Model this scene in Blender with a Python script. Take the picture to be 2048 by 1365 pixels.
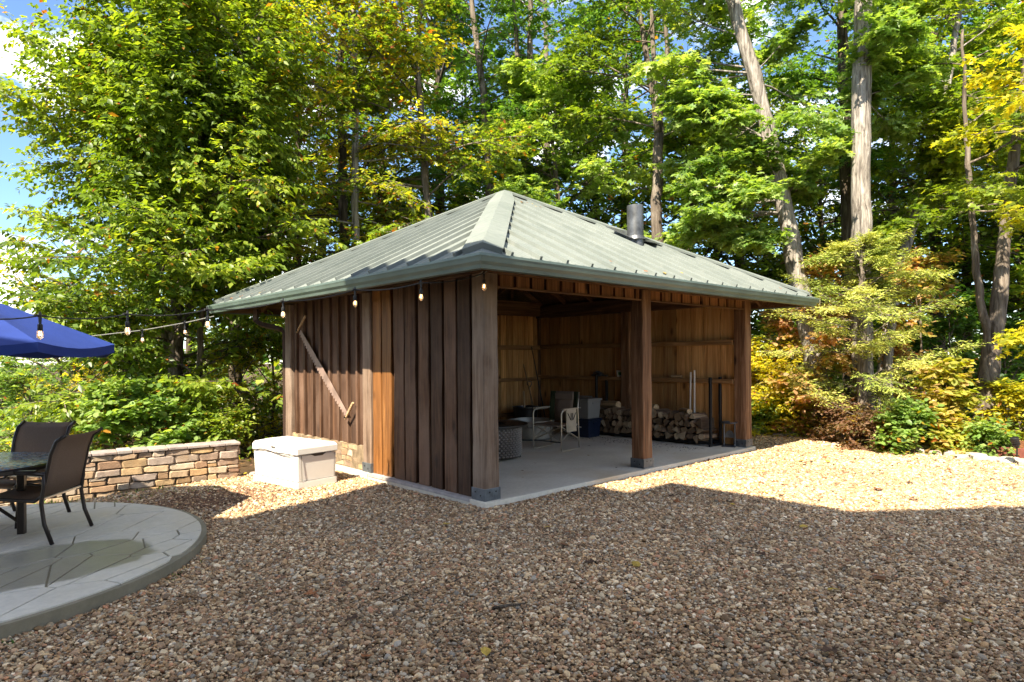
import bpy, math, random
import numpy as np
from mathutils import Vector, Matrix

for o in list(bpy.data.objects):
    bpy.data.objects.remove(o)
scene = bpy.context.scene
COL = scene.collection
rng = np.random.default_rng(11)
random.seed(7)

# ------------------------------------------------------------------ camera, sky, sun, exposure
F_PX, CX, CY = 1280.65, 1024.0, 714.78            # in pixels of the 2048 px wide photograph
CAM = np.array([-4.288, -5.0892, 1.5003])
YAW, ROLL = 0.8266, -0.008
FW = np.array([math.cos(YAW), math.sin(YAW), 0.0])
RT0 = np.array([math.sin(YAW), -math.cos(YAW), 0.0])
UP0 = np.array([0, 0, 1.0])
RT = math.cos(ROLL) * RT0 + math.sin(ROLL) * UP0
UP = -math.sin(ROLL) * RT0 + math.cos(ROLL) * UP0

cd = bpy.data.cameras.new('camera')
cam = bpy.data.objects.new('camera', cd)
COL.objects.link(cam)
cd.sensor_width = 36.0
cd.sensor_fit = 'HORIZONTAL'
cd.lens = 36.0 * F_PX / 2048.0
cd.shift_y = (CY - 682.5) / 2048.0
cd.clip_start = 0.05
cd.clip_end = 2000.0
m3 = Matrix(((RT[0], UP[0], -FW[0]), (RT[1], UP[1], -FW[1]), (RT[2], UP[2], -FW[2])))
cam.matrix_world = Matrix.Translation(Vector(CAM)) @ m3.to_4x4()
scene.camera = cam

SUN_DIR = np.array([2.09, 0.85, -2.45])           # the way the light travels
SUN_DIR /= np.linalg.norm(SUN_DIR)
SUN_EL = math.asin(-SUN_DIR[2])
SUN_ROT = math.atan2(-SUN_DIR[0], -SUN_DIR[1])
world = bpy.data.worlds.new('World')
scene.world = world
world.use_nodes = True
wn, wl = world.node_tree.nodes, world.node_tree.links
wn.clear()
w_out = wn.new('ShaderNodeOutputWorld')
w_bg = wn.new('ShaderNodeBackground')
w_sky = wn.new('ShaderNodeTexSky')
w_sky.sky_type = 'NISHITA'
w_sky.sun_disc = False
w_sky.sun_elevation = SUN_EL
w_sky.sun_rotation = SUN_ROT
w_sky.altitude = 300
w_sky.air_density = 1.0
w_sky.dust_density = 0.0
w_sky.ozone_density = 8.0
w_bg.inputs['Strength'].default_value = 0.05
# scattered fair-weather clouds over the whole sky, set overbright to fill the shade
w_tc = wn.new('ShaderNodeTexCoord')
w_map = wn.new('ShaderNodeMapping')
w_map.inputs['Scale'].default_value = (1.0, 1.0, 2.2)
w_map.inputs['Location'].default_value = (5.1, 1.9, 0.4)
w_ns = wn.new('ShaderNodeTexNoise')
w_ns.inputs['Scale'].default_value = 4.5
w_ns.inputs['Detail'].default_value = 8
w_ns.inputs['Roughness'].default_value = 0.58
w_rp = wn.new('ShaderNodeValToRGB')
w_rp.color_ramp.elements[0].position = 0.50
w_rp.color_ramp.elements[1].position = 0.68
w_mx = wn.new('ShaderNodeMix')
w_mx.data_type = 'RGBA'
w_mx.inputs[7].default_value = (14.0, 14.0, 14.2, 1)
wl.new(w_tc.outputs['Generated'], w_map.inputs['Vector'])
wl.new(w_map.outputs[0], w_ns.inputs['Vector'])
wl.new(w_ns.outputs['Fac'], w_rp.inputs['Fac'])
wl.new(w_rp.outputs['Color'], w_mx.inputs[0])
wl.new(w_sky.outputs[0], w_mx.inputs[6])
wl.new(w_mx.outputs[2], w_bg.inputs['Color'])
wl.new(w_bg.outputs[0], w_out.inputs['Surface'])

sd = bpy.data.lights.new('sun', 'SUN')
sd.energy = 2.6
sd.angle = math.radians(0.53)
sd.color = (1.0, 0.95, 0.84)
sun = bpy.data.objects.new('sun', sd)
COL.objects.link(sun)
sun.rotation_euler = Vector(SUN_DIR).to_track_quat('-Z', 'Y').to_euler()

scene.view_settings.view_transform = 'Standard'
scene.view_settings.look = 'None'
scene.view_settings.gamma = 1.0
scene.view_settings.use_curve_mapping = False
scene.view_settings.exposure = 2.72
scene.view_settings.use_white_balance = True      # balanced for the open shade, as the photograph is
scene.view_settings.white_balance_temperature = 7250
scene.view_settings.white_balance_tint = 10
scene.render.engine = 'CYCLES'
scene.cycles.use_denoising = True
scene.cycles.max_bounces = 8
scene.cycles.transparent_max_bounces = 8
scene.cycles.diffuse_bounces = 4
scene.cycles.transmission_bounces = 4
scene.cycles.glossy_bounces = 3
scene.cycles.sample_clamp_indirect = 6.0

# ------------------------------------------------------------------ helpers
def ray(x, y):
    return FW + (x - CX) / F_PX * RT - (y - CY) / F_PX * UP
def at(x, y, depth):
    return CAM + ray(x, y) * depth
def on(x, y, axis, v):
    d = ray(x, y)
    return CAM + d * ((v - CAM[axis]) / d[axis])
def ground(x, y, z=-0.06):
    return on(x, y, 2, z)

def tag(o, label=None, cat=None, group=None, kind=None):
    if label: o['label'] = label
    if cat: o['category'] = cat
    if group: o['group'] = group
    if kind: o['kind'] = kind
    return o
def empty(name, loc=(0, 0, 0), rz=0.0, label=None, cat=None, group=None):
    o = bpy.data.objects.new(name, None)
    COL.objects.link(o)
    o.location = loc
    o.rotation_euler = (0, 0, rz)
    o.empty_display_size = 0.1
    return tag(o, label, cat, group)
def copy_tree(o, parent=None):
    c = o.copy()
    COL.objects.link(c)
    c.parent = parent
    for ch in o.children:
        copy_tree(ch, c)
    return c

class MB:
    """collects vertices and faces; build() links them as one mesh object"""
    def __init__(s):
        s.v, s.f = [], []
    def add(s, vs, fs):
        b = len(s.v)
        s.v.extend([tuple(map(float, p)) for p in vs])
        s.f.extend([tuple(i + b for i in f) for f in fs])
        return s
    def box(s, x0, x1, y0, y1, z0, z1):
        vs = [(x0,y0,z0),(x1,y0,z0),(x1,y1,z0),(x0,y1,z0),(x0,y0,z1),(x1,y0,z1),(x1,y1,z1),(x0,y1,z1)]
        return s.add(vs, [(0,3,2,1),(4,5,6,7),(0,1,5,4),(1,2,6,5),(2,3,7,6),(3,0,4,7)])
    def beam(s, p0, p1, w, h, side=None, seg=1, jit=0.0, ch=0.0, rg=None):
        """rectangular timber from p0 to p1, w along 'side', h across it; jittered, chamfered edges"""
        p0, p1 = np.array(p0, float), np.array(p1, float)
        d = p1 - p0
        L = np.linalg.norm(d); d /= L
        if side is None:
            side = (1, 0, 0) if abs(d[0]) < 0.9 else (0, 1, 0)
        a = np.array(side, float); a -= d * (a @ d); a /= np.linalg.norm(a)
        b = np.cross(d, a)
        if ch > 0:
            prof = [(-w/2+ch,-h/2),(w/2-ch,-h/2),(w/2,-h/2+ch),(w/2,h/2-ch),(w/2-ch,h/2),(-w/2+ch,h/2),(-w/2,h/2-ch),(-w/2,-h/2+ch)]
        else:
            prof = [(-w/2,-h/2),(w/2,-h/2),(w/2,h/2),(-w/2,h/2)]
        n = len(prof)
        r = rg or random
        vs, fs = [], []
        for i in range(seg + 1):
            c = p0 + d * L * i / seg
            for (u, t) in prof:
                ju, jt = (r.uniform(-jit, jit), r.uniform(-jit, jit)) if jit else (0, 0)
                vs.append(c + a * (u + ju) + b * (t + jt))
        for i in range(seg):
            for k in range(n):
                fs.append((i*n+k, i*n+(k+1) % n, (i+1)*n+(k+1) % n, (i+1)*n+k))
        fs.append(tuple(range(n))[::-1])
        fs.append(tuple(seg*n + k for k in range(n)))
        return s.add(vs, fs)
    def tube(s, pts, rad, n=8, caps=True):
        pts = [np.array(p, float) for p in pts]
        if np.isscalar(rad): rad = [rad] * len(pts)
        vs, fs = [], []
        ref = None
        for i, p in enumerate(pts):
            d = pts[min(i+1, len(pts)-1)] - pts[max(i-1, 0)]
            d /= np.linalg.norm(d) + 1e-12
            if ref is None:
                ref = np.array((0, 0, 1.0)) if abs(d[2]) < 0.9 else np.array((1.0, 0, 0))
            a = ref - d * (ref @ d); a /= np.linalg.norm(a) + 1e-12
            ref = a
            b = np.cross(d, a)
            for k in range(n):
                t = 2 * math.pi * k / n
                vs.append(p + rad[i] * (math.cos(t) * a + math.sin(t) * b))
        for i in range(len(pts) - 1):
            for k in range(n):
                fs.append((i*n+k, i*n+(k+1) % n, (i+1)*n+(k+1) % n, (i+1)*n+k))
        if caps:
            fs.append(tuple(range(n))[::-1])
            fs.append(tuple((len(pts)-1)*n + k for k in range(n)))
        return s.add(vs, fs)
    def lathe(s, prof, n=24, c=(0, 0, 0), caps=True):
        vs, fs = [], []
        for (r, z) in prof:
            for k in range(n):
                t = 2 * math.pi * k / n
                vs.append((c[0] + r*math.cos(t), c[1] + r*math.sin(t), c[2] + z))
        for i in range(len(prof) - 1):
            for k in range(n):
                fs.append((i*n+k, i*n+(k+1) % n, (i+1)*n+(k+1) % n, (i+1)*n+k))
        if caps:
            fs.append(tuple(range(n))[::-1])
            fs.append(tuple((len(prof)-1)*n + k for k in range(n)))
        return s.add(vs, fs)
    def prism(s, poly, off):
        """planar polygon of 3-D points extruded by the vector off"""
        n = len(poly)
        P = [np.array(p, float) for p in poly]
        vs = P + [p + np.array(off, float) for p in P]
        fs = [tuple(range(n))[::-1], tuple(n + i for i in range(n))]
        fs += [(i, (i+1) % n, n + (i+1) % n, n + i) for i in range(n)]
        return s.add(vs, fs)
    def build(s, name, mat, parent=None, smooth=False, bevel=0.0, angle=None):
        me = bpy.data.meshes.new(name)
        me.from_pydata(s.v, [], s.f)
        import bmesh
        bm = bmesh.new(); bm.from_mesh(me)
        bmesh.ops.recalc_face_normals(bm, faces=bm.faces)
        if bevel > 0:
            es = [e for e in bm.edges if len(e.link_faces) == 2 and e.calc_face_angle(0) > 0.6]
            bmesh.ops.bevel(bm, geom=es, offset=bevel, segments=2, affect='EDGES', profile=0.6)
        bm.to_mesh(me); bm.free()
        if smooth:
            me.shade_smooth()
            if angle: me.set_sharp_from_angle(angle=angle)
        o = bpy.data.objects.new(name, me)
        COL.objects.link(o)
        if mat: me.materials.append(mat)
        if parent: o.parent = parent
        return o

# ------------------------------------------------------------------ materials
class NT:
    def __init__(s, name):
        s.m = bpy.data.materials.new(name)
        s.m.use_nodes = True
        s.n, s.l = s.m.node_tree.nodes, s.m.node_tree.links
        s.b = s.n['Principled BSDF']
        s.out = s.n['Material Output']
    def node(s, t, **kw):
        nd = s.n.new(t)
        for k, v in kw.items():
            setattr(nd, k, v)
        return nd
    def set(s, nd, **kw):
        for k, v in kw.items():
            nd.inputs[k].default_value = v
        return nd
    def link(s, a, b): s.l.new(a, b)
    def coords(s, scale=(1, 1, 1), rnd=True, kind='Object'):
        tc = s.node('ShaderNodeTexCoord')
        mp = s.node('ShaderNodeMapping')
        mp.inputs['Scale'].default_value = scale
        s.link(tc.outputs[kind], mp.inputs['Vector'])
        if rnd:
            oi = s.node('ShaderNodeObjectInfo')
            ml = s.node('ShaderNodeMath', operation='MULTIPLY'); ml.inputs[1].default_value = 37.0
            s.link(oi.outputs['Random'], ml.inputs[0])
            cb = s.node('ShaderNodeCombineXYZ')
            for i in range(3): s.link(ml.outputs[0], cb.inputs[i])
            s.link(cb.outputs[0], mp.inputs['Location'])
        return mp.outputs[0]
    def noise(s, vec, scale, detail=4, rough=0.55, dist=0.0):
        nd = s.node('ShaderNodeTexNoise')
        nd.inputs['Scale'].default_value = scale
        nd.inputs['Detail'].default_value = detail
        nd.inputs['Roughness'].default_value = rough
        nd.inputs['Distortion'].default_value = dist
        if vec is not None: s.link(vec, nd.inputs['Vector'])
        return nd
    def ramp(s, fac, stops):
        r = s.node('ShaderNodeValToRGB')
        e = r.color_ramp.elements
        while len(e) < len(stops): e.new(0.5)
        for i, (p, c) in enumerate(stops):
            e[i].position = p
            e[i].color = (c[0], c[1], c[2], 1) if not np.isscalar(c) else (c, c, c, 1)
        s.link(fac, r.inputs['Fac'])
        return r.outputs['Color']
    def mix(s, fac, a, b, mode='MIX'):
        m = s.node('ShaderNodeMix', data_type='RGBA', blend_type=mode)
        for sock, v in ((m.inputs[0], fac), (m.inputs[6], a), (m.inputs[7], b)):
            if hasattr(v, 'links') or hasattr(v, 'is_output'): s.link(v, sock)
            elif np.isscalar(v): sock.default_value = v
            else: sock.default_value = (v[0], v[1], v[2], 1)
        return m.outputs[2]
    def bump(s, h, strength=0.3, dist=0.01, normal=None):
        b = s.node('ShaderNodeBump')
        b.inputs['Strength'].default_value = strength
        b.inputs['Distance'].default_value = dist
        s.link(h, b.inputs['Height'])
        if normal is not None: s.link(normal, b.inputs['Normal'])
        return b.outputs[0]
    def done(s, col=None, rough=0.6, metal=0.0, spec=0.4, normal=None):
        if col is not None:
            if hasattr(col, 'links'): s.link(col, s.b.inputs['Base Color'])
            else: s.b.inputs['Base Color'].default_value = (col[0], col[1], col[2], 1)
        if hasattr(rough, 'links'): s.link(rough, s.b.inputs['Roughness'])
        else: s.b.inputs['Roughness'].default_value = rough
        s.b.inputs['Metallic'].default_value = metal
        s.b.inputs['Specular IOR Level'].default_value = spec
        if normal is not None: s.link(normal, s.b.inputs['Normal'])
        return s.m

def wood(name, dark, mid, light, axis=2, knots=True, grey=None, rough=0.75, saw=0.5, vary=0.35, grain=0.75):
    t = NT(name)
    sc = [9.0, 9.0, 9.0]; sc[axis] = 0.55
    v = t.coords(tuple(sc))
    g1 = t.noise(v, 1.6, 6, 0.65, 0.8)
    sc2 = [46.0, 46.0, 46.0]; sc2[axis] = 1.3
    v2 = t.coords(tuple(sc2))
    g2 = t.noise(v2, 1.0, 4, 0.7, 0.3)
    c1 = t.ramp(g1.outputs['Fac'], [(0.30, dark), (0.52, mid), (0.72, light)])
    fine = t.ramp(g2.outputs['Fac'], [(0.30, 0.45), (0.60, 1.1)])
    c = t.mix(grain, c1, fine, 'MULTIPLY')
    if knots:
        sk = [3.6, 3.6, 3.6]; sk[axis] = 1.5
        vk = t.coords(tuple(sk))
        vo = t.node('ShaderNodeTexVoronoi'); vo.inputs['Scale'].default_value = 1.0
        t.link(vk, vo.inputs['Vector'])
        k = t.ramp(vo.outputs['Distance'], [(0.05, 1.0), (0.16, 0.0)])
        c = t.mix(k, c, tuple(x * 0.35 for x in dark))
    if grey:
        vg = t.coords((1.3, 1.3, 0.9))
        gg = t.noise(vg, 1.4, 5, 0.6)
        c = t.mix(t.ramp(gg.outputs['Fac'], [(0.40, 0.0), (0.68, 0.85)]), c, grey)
    oi = t.node('ShaderNodeObjectInfo')
    hv = t.node('ShaderNodeMapRange')
    hv.inputs[3].default_value = 1 - vary; hv.inputs[4].default_value = 1 + vary
    t.link(oi.outputs['Random'], hv.inputs[0])
    c = t.mix(1.0, c, hv.outputs[0], 'MULTIPLY')
    # rough-sawn relief
    ss = [3.0, 3.0, 3.0]; ss[axis] = 95.0
    vs = t.coords(tuple(ss))
    s3 = t.noise(vs, 1.0, 2, 0.5, 0.2)
    n = t.bump(g2.outputs['Fac'], 0.55, 0.006)
    n = t.bump(s3.outputs['Fac'], saw, 0.003, n)
    return t.done(c, rough, 0, 0.25, n)

M = {}
M['board'] = wood('stained_board', (0.030,0.013,0.007), (0.076,0.036,0.019), (0.150,0.078,0.043), 2, True, (0.125,0.074,0.050), vary=0.35)
M['board_back'] = wood('shaded_recess_board', (0.022,0.014,0.010), (0.05,0.030,0.020), (0.09,0.056,0.038), 2, False)  # darker board colour, with the shade of the recess put in
M['orange_board'] = wood('sunlit_oiled_board', (0.09,0.035,0.010), (0.17,0.068,0.020), (0.26,0.115,0.036), 2, True, rough=0.5)  # orange of the sunlight put into the oiled wood colour
M['post_grey'] = wood('weathered_post', (0.080,0.048,0.031), (0.180,0.116,0.078), (0.29,0.202,0.145), 2, True, (0.28,0.205,0.155), vary=0.1)
M['post'] = wood('oiled_post', (0.075,0.032,0.015), (0.19,0.095,0.048), (0.36,0.215,0.13), 2, True, vary=0.15)
M['girt_x'] = wood('girt_timber_x', (0.15,0.075,0.032), (0.29,0.155,0.068), (0.42,0.245,0.115), 0, False, vary=0.2)
M['girt_y'] = wood('girt_timber_y', (0.16,0.08,0.032), (0.31,0.165,0.068), (0.45,0.265,0.12), 1, False, vary=0.2)
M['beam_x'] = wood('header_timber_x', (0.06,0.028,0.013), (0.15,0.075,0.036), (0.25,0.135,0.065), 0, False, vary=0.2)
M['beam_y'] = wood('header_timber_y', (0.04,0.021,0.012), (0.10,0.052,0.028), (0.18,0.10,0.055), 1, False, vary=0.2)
M['plank_in'] = wood('interior_plank', (0.30,0.135,0.045), (0.50,0.260,0.095), (0.64,0.385,0.165), 2, True, vary=0.34, grain=0.45)
M['short_board'] = wood('header_board', (0.12,0.048,0.018), (0.24,0.105,0.042), (0.36,0.18,0.08), 2, True, vary=0.25)
M['deck'] = wood('roof_deck', (0.08,0.04,0.018), (0.17,0.09,0.042), (0.26,0.15,0.075), 0, False)
M['handle'] = wood('tool_handle', (0.25,0.15,0.08), (0.42,0.27,0.15), (0.55,0.38,0.23), 2, False)
M['log_bark'] = wood('log_side', (0.05,0.03,0.018), (0.16,0.10,0.06), (0.36,0.25,0.15), 0, False, vary=0.5)
M['log_pale'] = wood('pale_log', (0.30,0.19,0.10), (0.46,0.32,0.18), (0.60,0.45,0.28), 0, False, vary=0.2)

def flat(name, col, rough=0.5, metal=0.0, spec=0.4, nscale=0, namt=0.25, bump=0.0, bscale=None):
    t = NT(name)
    c = col
    n = None
    if nscale:
        v = t.coords()
        a = t.noise(v, nscale, 6, 0.6)
        lo = tuple(x * (1 - namt) for x in col); hi = tuple(min(1, x * (1 + namt)) for x in col)
        c = t.ramp(a.outputs['Fac'], [(0.32, lo), (0.68, hi)])
        if bump:
            bb = t.noise(v, bscale or nscale * 6, 5, 0.65)
            n = t.bump(bb.outputs['Fac'], bump, 0.01)
    return t.done(c, rough, metal, spec, n)

def metal_roof():
    t = NT('green_roof_metal')
    v = t.coords((1, 1, 1), False)
    a = t.noise(v, 1.2, 6, 0.6)
    c = t.ramp(a.outputs['Fac'], [(0.3, (0.125, 0.145, 0.134)), (0.7, (0.180, 0.200, 0.186))])
    v2 = t.coords((2.2, 2.2, 0.4), False)
    b = t.noise(v2, 3.5, 5, 0.7)
    c = t.mix(t.ramp(b.outputs['Fac'], [(0.52, 0.0), (0.78, 0.55)]), c, (0.22, 0.235, 0.215))
    d = t.noise(v, 14, 3, 0.6)
    r = t.ramp(d.outputs['Fac'], [(0.3, 0.46), (0.7, 0.62)])
    e = t.noise(v, 3.0, 2, 0.5)
    return t.done(c, r, 0.0, 0.28, t.bump(e.outputs['Fac'], 0.06, 0.02))
M['roof'] = metal_roof()
M['gutter'] = flat('gutter_metal', (0.105, 0.145, 0.125), 0.45, 0.2, 0.5, 2.0, 0.2)
M['galv'] = flat('galvanised_steel', (0.105, 0.11, 0.115), 0.45, 0.7, 0.5, 7, 0.45, 0.08)
M['bracket'] = flat('post_base_steel', (0.12, 0.135, 0.15), 0.5, 0.5, 0.5, 9, 0.4, 0.1)
M['black_steel'] = flat('black_steel', (0.012, 0.012, 0.013), 0.45, 0.3, 0.5, 20, 0.3)
M['black_plastic'] = flat('black_plastic', (0.012, 0.012, 0.013), 0.35)
M['screw'] = flat('screw_head', (0.03, 0.03, 0.03), 0.4, 0.8)
M['box'] = flat('cream_resin', (0.66, 0.63, 0.58), 0.5, 0, 0.35, 3, 0.05, 0.05, 60)
M['box_seam'] = flat('box_seam', (0.10, 0.085, 0.075), 0.7)
M['saw'] = flat('rusty_saw_blade', (0.27, 0.185, 0.15), 0.6, 0.3, 0.4, 5, 0.3, 0.08)
M['cord'] = flat('rubber_cord', (0.015, 0.015, 0.016), 0.5)
M['cord_grey'] = flat('grey_cord', (0.22, 0.22, 0.2), 0.5)
M['umbrella'] = flat('navy_canvas', (0.014, 0.034, 0.165), 0.75, 0, 0.2, 3, 0.15, 0.15, 120)
M['frame_brown'] = flat('bronze_tube', (0.028, 0.020, 0.016), 0.38, 0.4, 0.5)
M['navy_tote'] = flat('navy_tote', (0.007, 0.013, 0.033), 0.4)
M['grey_tote'] = flat('grey_tote', (0.20, 0.195, 0.18), 0.5)
M['white_plastic'] = flat('white_plastic', (0.68, 0.67, 0.62), 0.4)
M['green_label'] = flat('green_label', (0.06, 0.22, 0.06), 0.5)
M['chair_tube'] = flat('champagne_tube', (0.46, 0.41, 0.33), 0.35, 0.6, 0.5)
M['chair_tan'] = flat('tan_canvas', (0.40, 0.33, 0.245), 0.85, 0, 0.2, 6, 0.12, 0.2, 150)
M['chair_brown'] = flat('brown_canvas', (0.27, 0.205, 0.16), 0.85, 0, 0.2, 6, 0.15, 0.2, 150)
M['chair_green'] = flat('olive_canvas', (0.05, 0.065, 0.032), 0.85, 0, 0.2, 6, 0.15)
M['edging'] = flat('russet_edging', (0.15, 0.045, 0.032), 0.7, 0, 0.3, 4, 0.25, 0.2)
M['siding'] = flat('house_siding', (0.30, 0.26, 0.20), 0.7, 0, 0.3, 2, 0.1)
M['house_roof'] = flat('house_shingle', (0.07, 0.065, 0.06), 0.9, 0, 0.2, 6, 0.3, 0.3)
M['window_glass'] = flat('dark_window', (0.02, 0.025, 0.03), 0.05, 0, 0.6)
M['trim'] = flat('house_trim', (0.55, 0.53, 0.48), 0.6)
M['mortar'] = flat('mortar', (0.19, 0.14, 0.09), 0.95, 0, 0.1, 12, 0.35, 0.4)
M['bark_pale'] = None

def concrete(name, c0, c1, stain=None, wet=None):
    t = NT(name)
    v = t.coords((1, 1, 1), False)
    a = t.noise(v, 1.1, 6, 0.62)
    c = t.ramp(a.outputs['Fac'], [(0.3, c0), (0.7, c1)])
    b = t.noise(v, 22, 4, 0.7)
    c = t.mix(0.35, c, t.ramp(b.outputs['Fac'], [(0.3, 0.62), (0.7, 1.15)]), 'MULTIPLY')
    rough = 0.8
    if stain:
        s_ = t.noise(v, 0.8, 4, 0.6, 0.7)
        c = t.mix(t.ramp(s_.outputs['Fac'], [(0.48, 0.0), (0.72, 0.7)]), c, stain)
    if wet:
        tc = t.node('ShaderNodeTexCoord')
        d = t.node('ShaderNodeVectorMath', operation='SUBTRACT'); d.inputs[1].default_value = wet[0]
        t.link(tc.outputs['Object'], d.inputs[0])
        sc = t.node('ShaderNodeVectorMath', operation='MULTIPLY'); sc.inputs[1].default_value = wet[1]
        t.link(d.outputs[0], sc.inputs[0])
        ln = t.node('ShaderNodeVectorMath', operation='LENGTH'); t.link(sc.outputs[0], ln.inputs[0])
        wob = t.noise(v, 2.4, 4, 0.55)
        ad = t.node('ShaderNodeMath', operation='MULTIPLY_ADD'); ad.inputs[1].default_value = 0.5; ad.inputs[2].default_value = -0.25
        t.link(wob.outputs['Fac'], ad.inputs[0])
        sm = t.node('ShaderNodeMath', operation='ADD'); t.link(ln.outputs['Value'], sm.inputs[0]); t.link(ad.outputs[0], sm.inputs[1])
        w = t.ramp(sm.outputs[0], [(0.90, 1.0), (0.97, 0.0)])
        c = t.mix(w, c, t.mix(1.0, c, (0.50, 0.50, 0.47), 'MULTIPLY'))
        rough = t.ramp(w, [(0.0, 0.72), (1.0, 0.30)])
    g = t.noise(v, 60, 4, 0.7)
    return t.done(c, rough, 0, 0.4, t.bump(g.outputs['Fac'], 0.35, 0.004))
M['slab'] = concrete('slab_concrete', (0.56, 0.51, 0.42), (0.70, 0.65, 0.55), (0.52, 0.40, 0.26))
M['flag'] = concrete('stamped_concrete', (0.48, 0.445, 0.375), (0.60, 0.56, 0.48), (0.52, 0.45, 0.32),
                     ((-3.78, 0.62, 0.0), (1.08, 1.75, 0.0)))
M['patio_base'] = concrete('patio_concrete', (0.15, 0.13, 0.085), (0.27, 0.235, 0.165))

def stone_mat(name, cols):
    t = NT(name)
    oi = t.node('ShaderNodeObjectInfo')
    n = len(cols)
    c0 = t.ramp(oi.outputs['Random'], [((i + 0.5) / n, c) for i, c in enumerate(cols)])
    v = t.coords()
    a = t.noise(v, 9, 6, 0.65)
    c = t.mix(0.75, c0, t.ramp(a.outputs['Fac'], [(0.3, 0.55), (0.7, 1.25)]), 'MULTIPLY')
    b = t.noise(v, 3.0, 4, 0.6)
    c = t.mix(t.ramp(b.outputs['Fac'], [(0.55, 0.0), (0.75, 0.6)]), c, (0.34, 0.20, 0.09))
    h = t.noise(v, 24, 6, 0.7)
    return t.done(c, 0.85, 0, 0.25, t.bump(h.outputs['Fac'], 0.55, 0.012))
M['stone'] = stone_mat('fieldstone', [(0.36,0.23,0.12), (0.26,0.16,0.11), (0.42,0.31,0.19), (0.22,0.15,0.12), (0.40,0.27,0.14), (0.31,0.24,0.20), (0.45,0.36,0.26)])
M['cap_stone'] = stone_mat('cap_stone', [(0.30,0.25,0.22), (0.36,0.31,0.27), (0.27,0.22,0.20)])
M['border_stone'] = stone_mat('border_stone', [(0.36,0.33,0.29), (0.42,0.38,0.33), (0.33,0.27,0.24)])

def gravel_sheet():
    t = NT('gravel_sheet')
    v = t.coords((1, 1, 1), False)
    vo = t.node('ShaderNodeTexVoronoi'); vo.inputs['Scale'].default_value = 55
    t.link(v, vo.inputs['Vector'])
    sep = t.node('ShaderNodeSeparateColor'); t.link(vo.outputs['Color'], sep.inputs[0])
    c = t.ramp(sep.outputs[0], [(0.0, (0.15,0.10,0.06)), (0.3, (0.33,0.235,0.145)), (0.55, (0.43,0.33,0.22)), (0.8, (0.38,0.33,0.27)), (1.0, (0.54,0.45,0.33))])
    c = t.mix(1.0, c, t.ramp(vo.outputs['Distance'], [(0.2, 0.95), (0.55, 0.28)]), 'MULTIPLY')
    b = t.noise(v, 1.3, 4, 0.6)
    c = t.mix(0.5, c, t.ramp(b.outputs['Fac'], [(0.3, 0.7), (0.7, 1.15)]), 'MULTIPLY')
    return t.done(c, 0.9, 0, 0.2, t.bump(vo.outputs['Distance'], 0.9, -0.02))
M['gravel_sheet'] = gravel_sheet()

def pebble_mat():
    t = NT('pebble')
    at_ = t.node('ShaderNodeAttribute'); at_.attribute_type = 'INSTANCER'; at_.attribute_name = 'tint'
    v = t.coords((1, 1, 1), False)
    a = t.noise(v, 1.8, 4, 0.6)
    c = t.mix(0.6, at_.outputs['Color'], t.ramp(a.outputs['Fac'], [(0.3, 0.65), (0.7, 1.2)]), 'MULTIPLY')
    return t.done(c, 0.75, 0, 0.35)
M['pebble'] = pebble_mat()

def forest_floor():
    t = NT('forest_floor')
    v = t.coords((1, 1, 1), False)
    a = t.noise(v, 1.5, 7, 0.7)
    c = t.ramp(a.outputs['Fac'], [(0.3, (0.035, 0.024, 0.013)), (0.5, (0.095, 0.058, 0.030)), (0.62, (0.055, 0.065, 0.020)), (0.75, (0.15, 0.09, 0.045))])
    b = t.noise(v, 30, 4, 0.7)
    c = t.mix(0.6, c, t.ramp(b.outputs['Fac'], [(0.3, 0.5), (0.7, 1.3)]), 'MULTIPLY')
    return t.done(c, 0.95, 0, 0.15, t.bump(b.outputs['Fac'], 0.8, 0.03))
M['floor'] = forest_floor()

def bark(name, dark, mid, light, scale=14.0):
    t = NT(name)
    v = t.coords((scale, scale, scale * 0.13))
    a = t.noise(v, 1.0, 6, 0.65, 0.6)
    c = t.ramp(a.outputs['Fac'], [(0.34, dark), (0.5, mid), (0.68, light)])
    b = t.noise(t.coords((2.2, 2.2, 1.2)), 1.0, 5, 0.6)
    c = t.mix(0.6, c, t.ramp(b.outputs['Fac'], [(0.3, 0.6), (0.7, 1.2)]), 'MULTIPLY')
    return t.done(c, 0.9, 0, 0.15, t.bump(a.outputs['Fac'], 0.9, 0.03))
M['bark_pale'] = bark('pale_bark', (0.075, 0.062, 0.052), (0.25, 0.22, 0.19), (0.42, 0.38, 0.34), 20.0)
M['bark_dark'] = bark('dark_bark', (0.03, 0.022, 0.016), (0.085, 0.065, 0.048), (0.16, 0.13, 0.10))
M['bark_mid'] = bark('mid_bark', (0.06, 0.045, 0.033), (0.15, 0.12, 0.095), (0.26, 0.22, 0.18))

def leaf_mat(name, trans=0.54, rough=0.40, spec=0.45, boost=(1.5, 1.45, 0.5)):
    t = NT(name)
    a = t.node('ShaderNodeAttribute'); a.attribute_name = 'tint'
    t.link(a.outputs['Color'], t.b.inputs['Base Color'])
    t.b.inputs['Roughness'].default_value = rough
    t.b.inputs['Specular IOR Level'].default_value = spec
    tr = t.node('ShaderNodeBsdfTranslucent')
    t.link(t.mix(1.0, a.outputs['Color'], boost, 'MULTIPLY'), tr.inputs['Color'])
    mx = t.node('ShaderNodeMixShader'); mx.inputs[0].default_value = trans
    t.link(t.b.outputs[0], mx.inputs[1]); t.link(tr.outputs[0], mx.inputs[2])
    t.link(mx.outputs[0], t.out.inputs['Surface'])
    return t.m
M['leaf'] = leaf_mat('leaf')
M['needle'] = leaf_mat('needle', 0.25, 0.6, 0.2)
M['dry_leaf'] = flat('dry_leaf', (0.22, 0.10, 0.045), 0.8, 0, 0.2, 8, 0.5)
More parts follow.
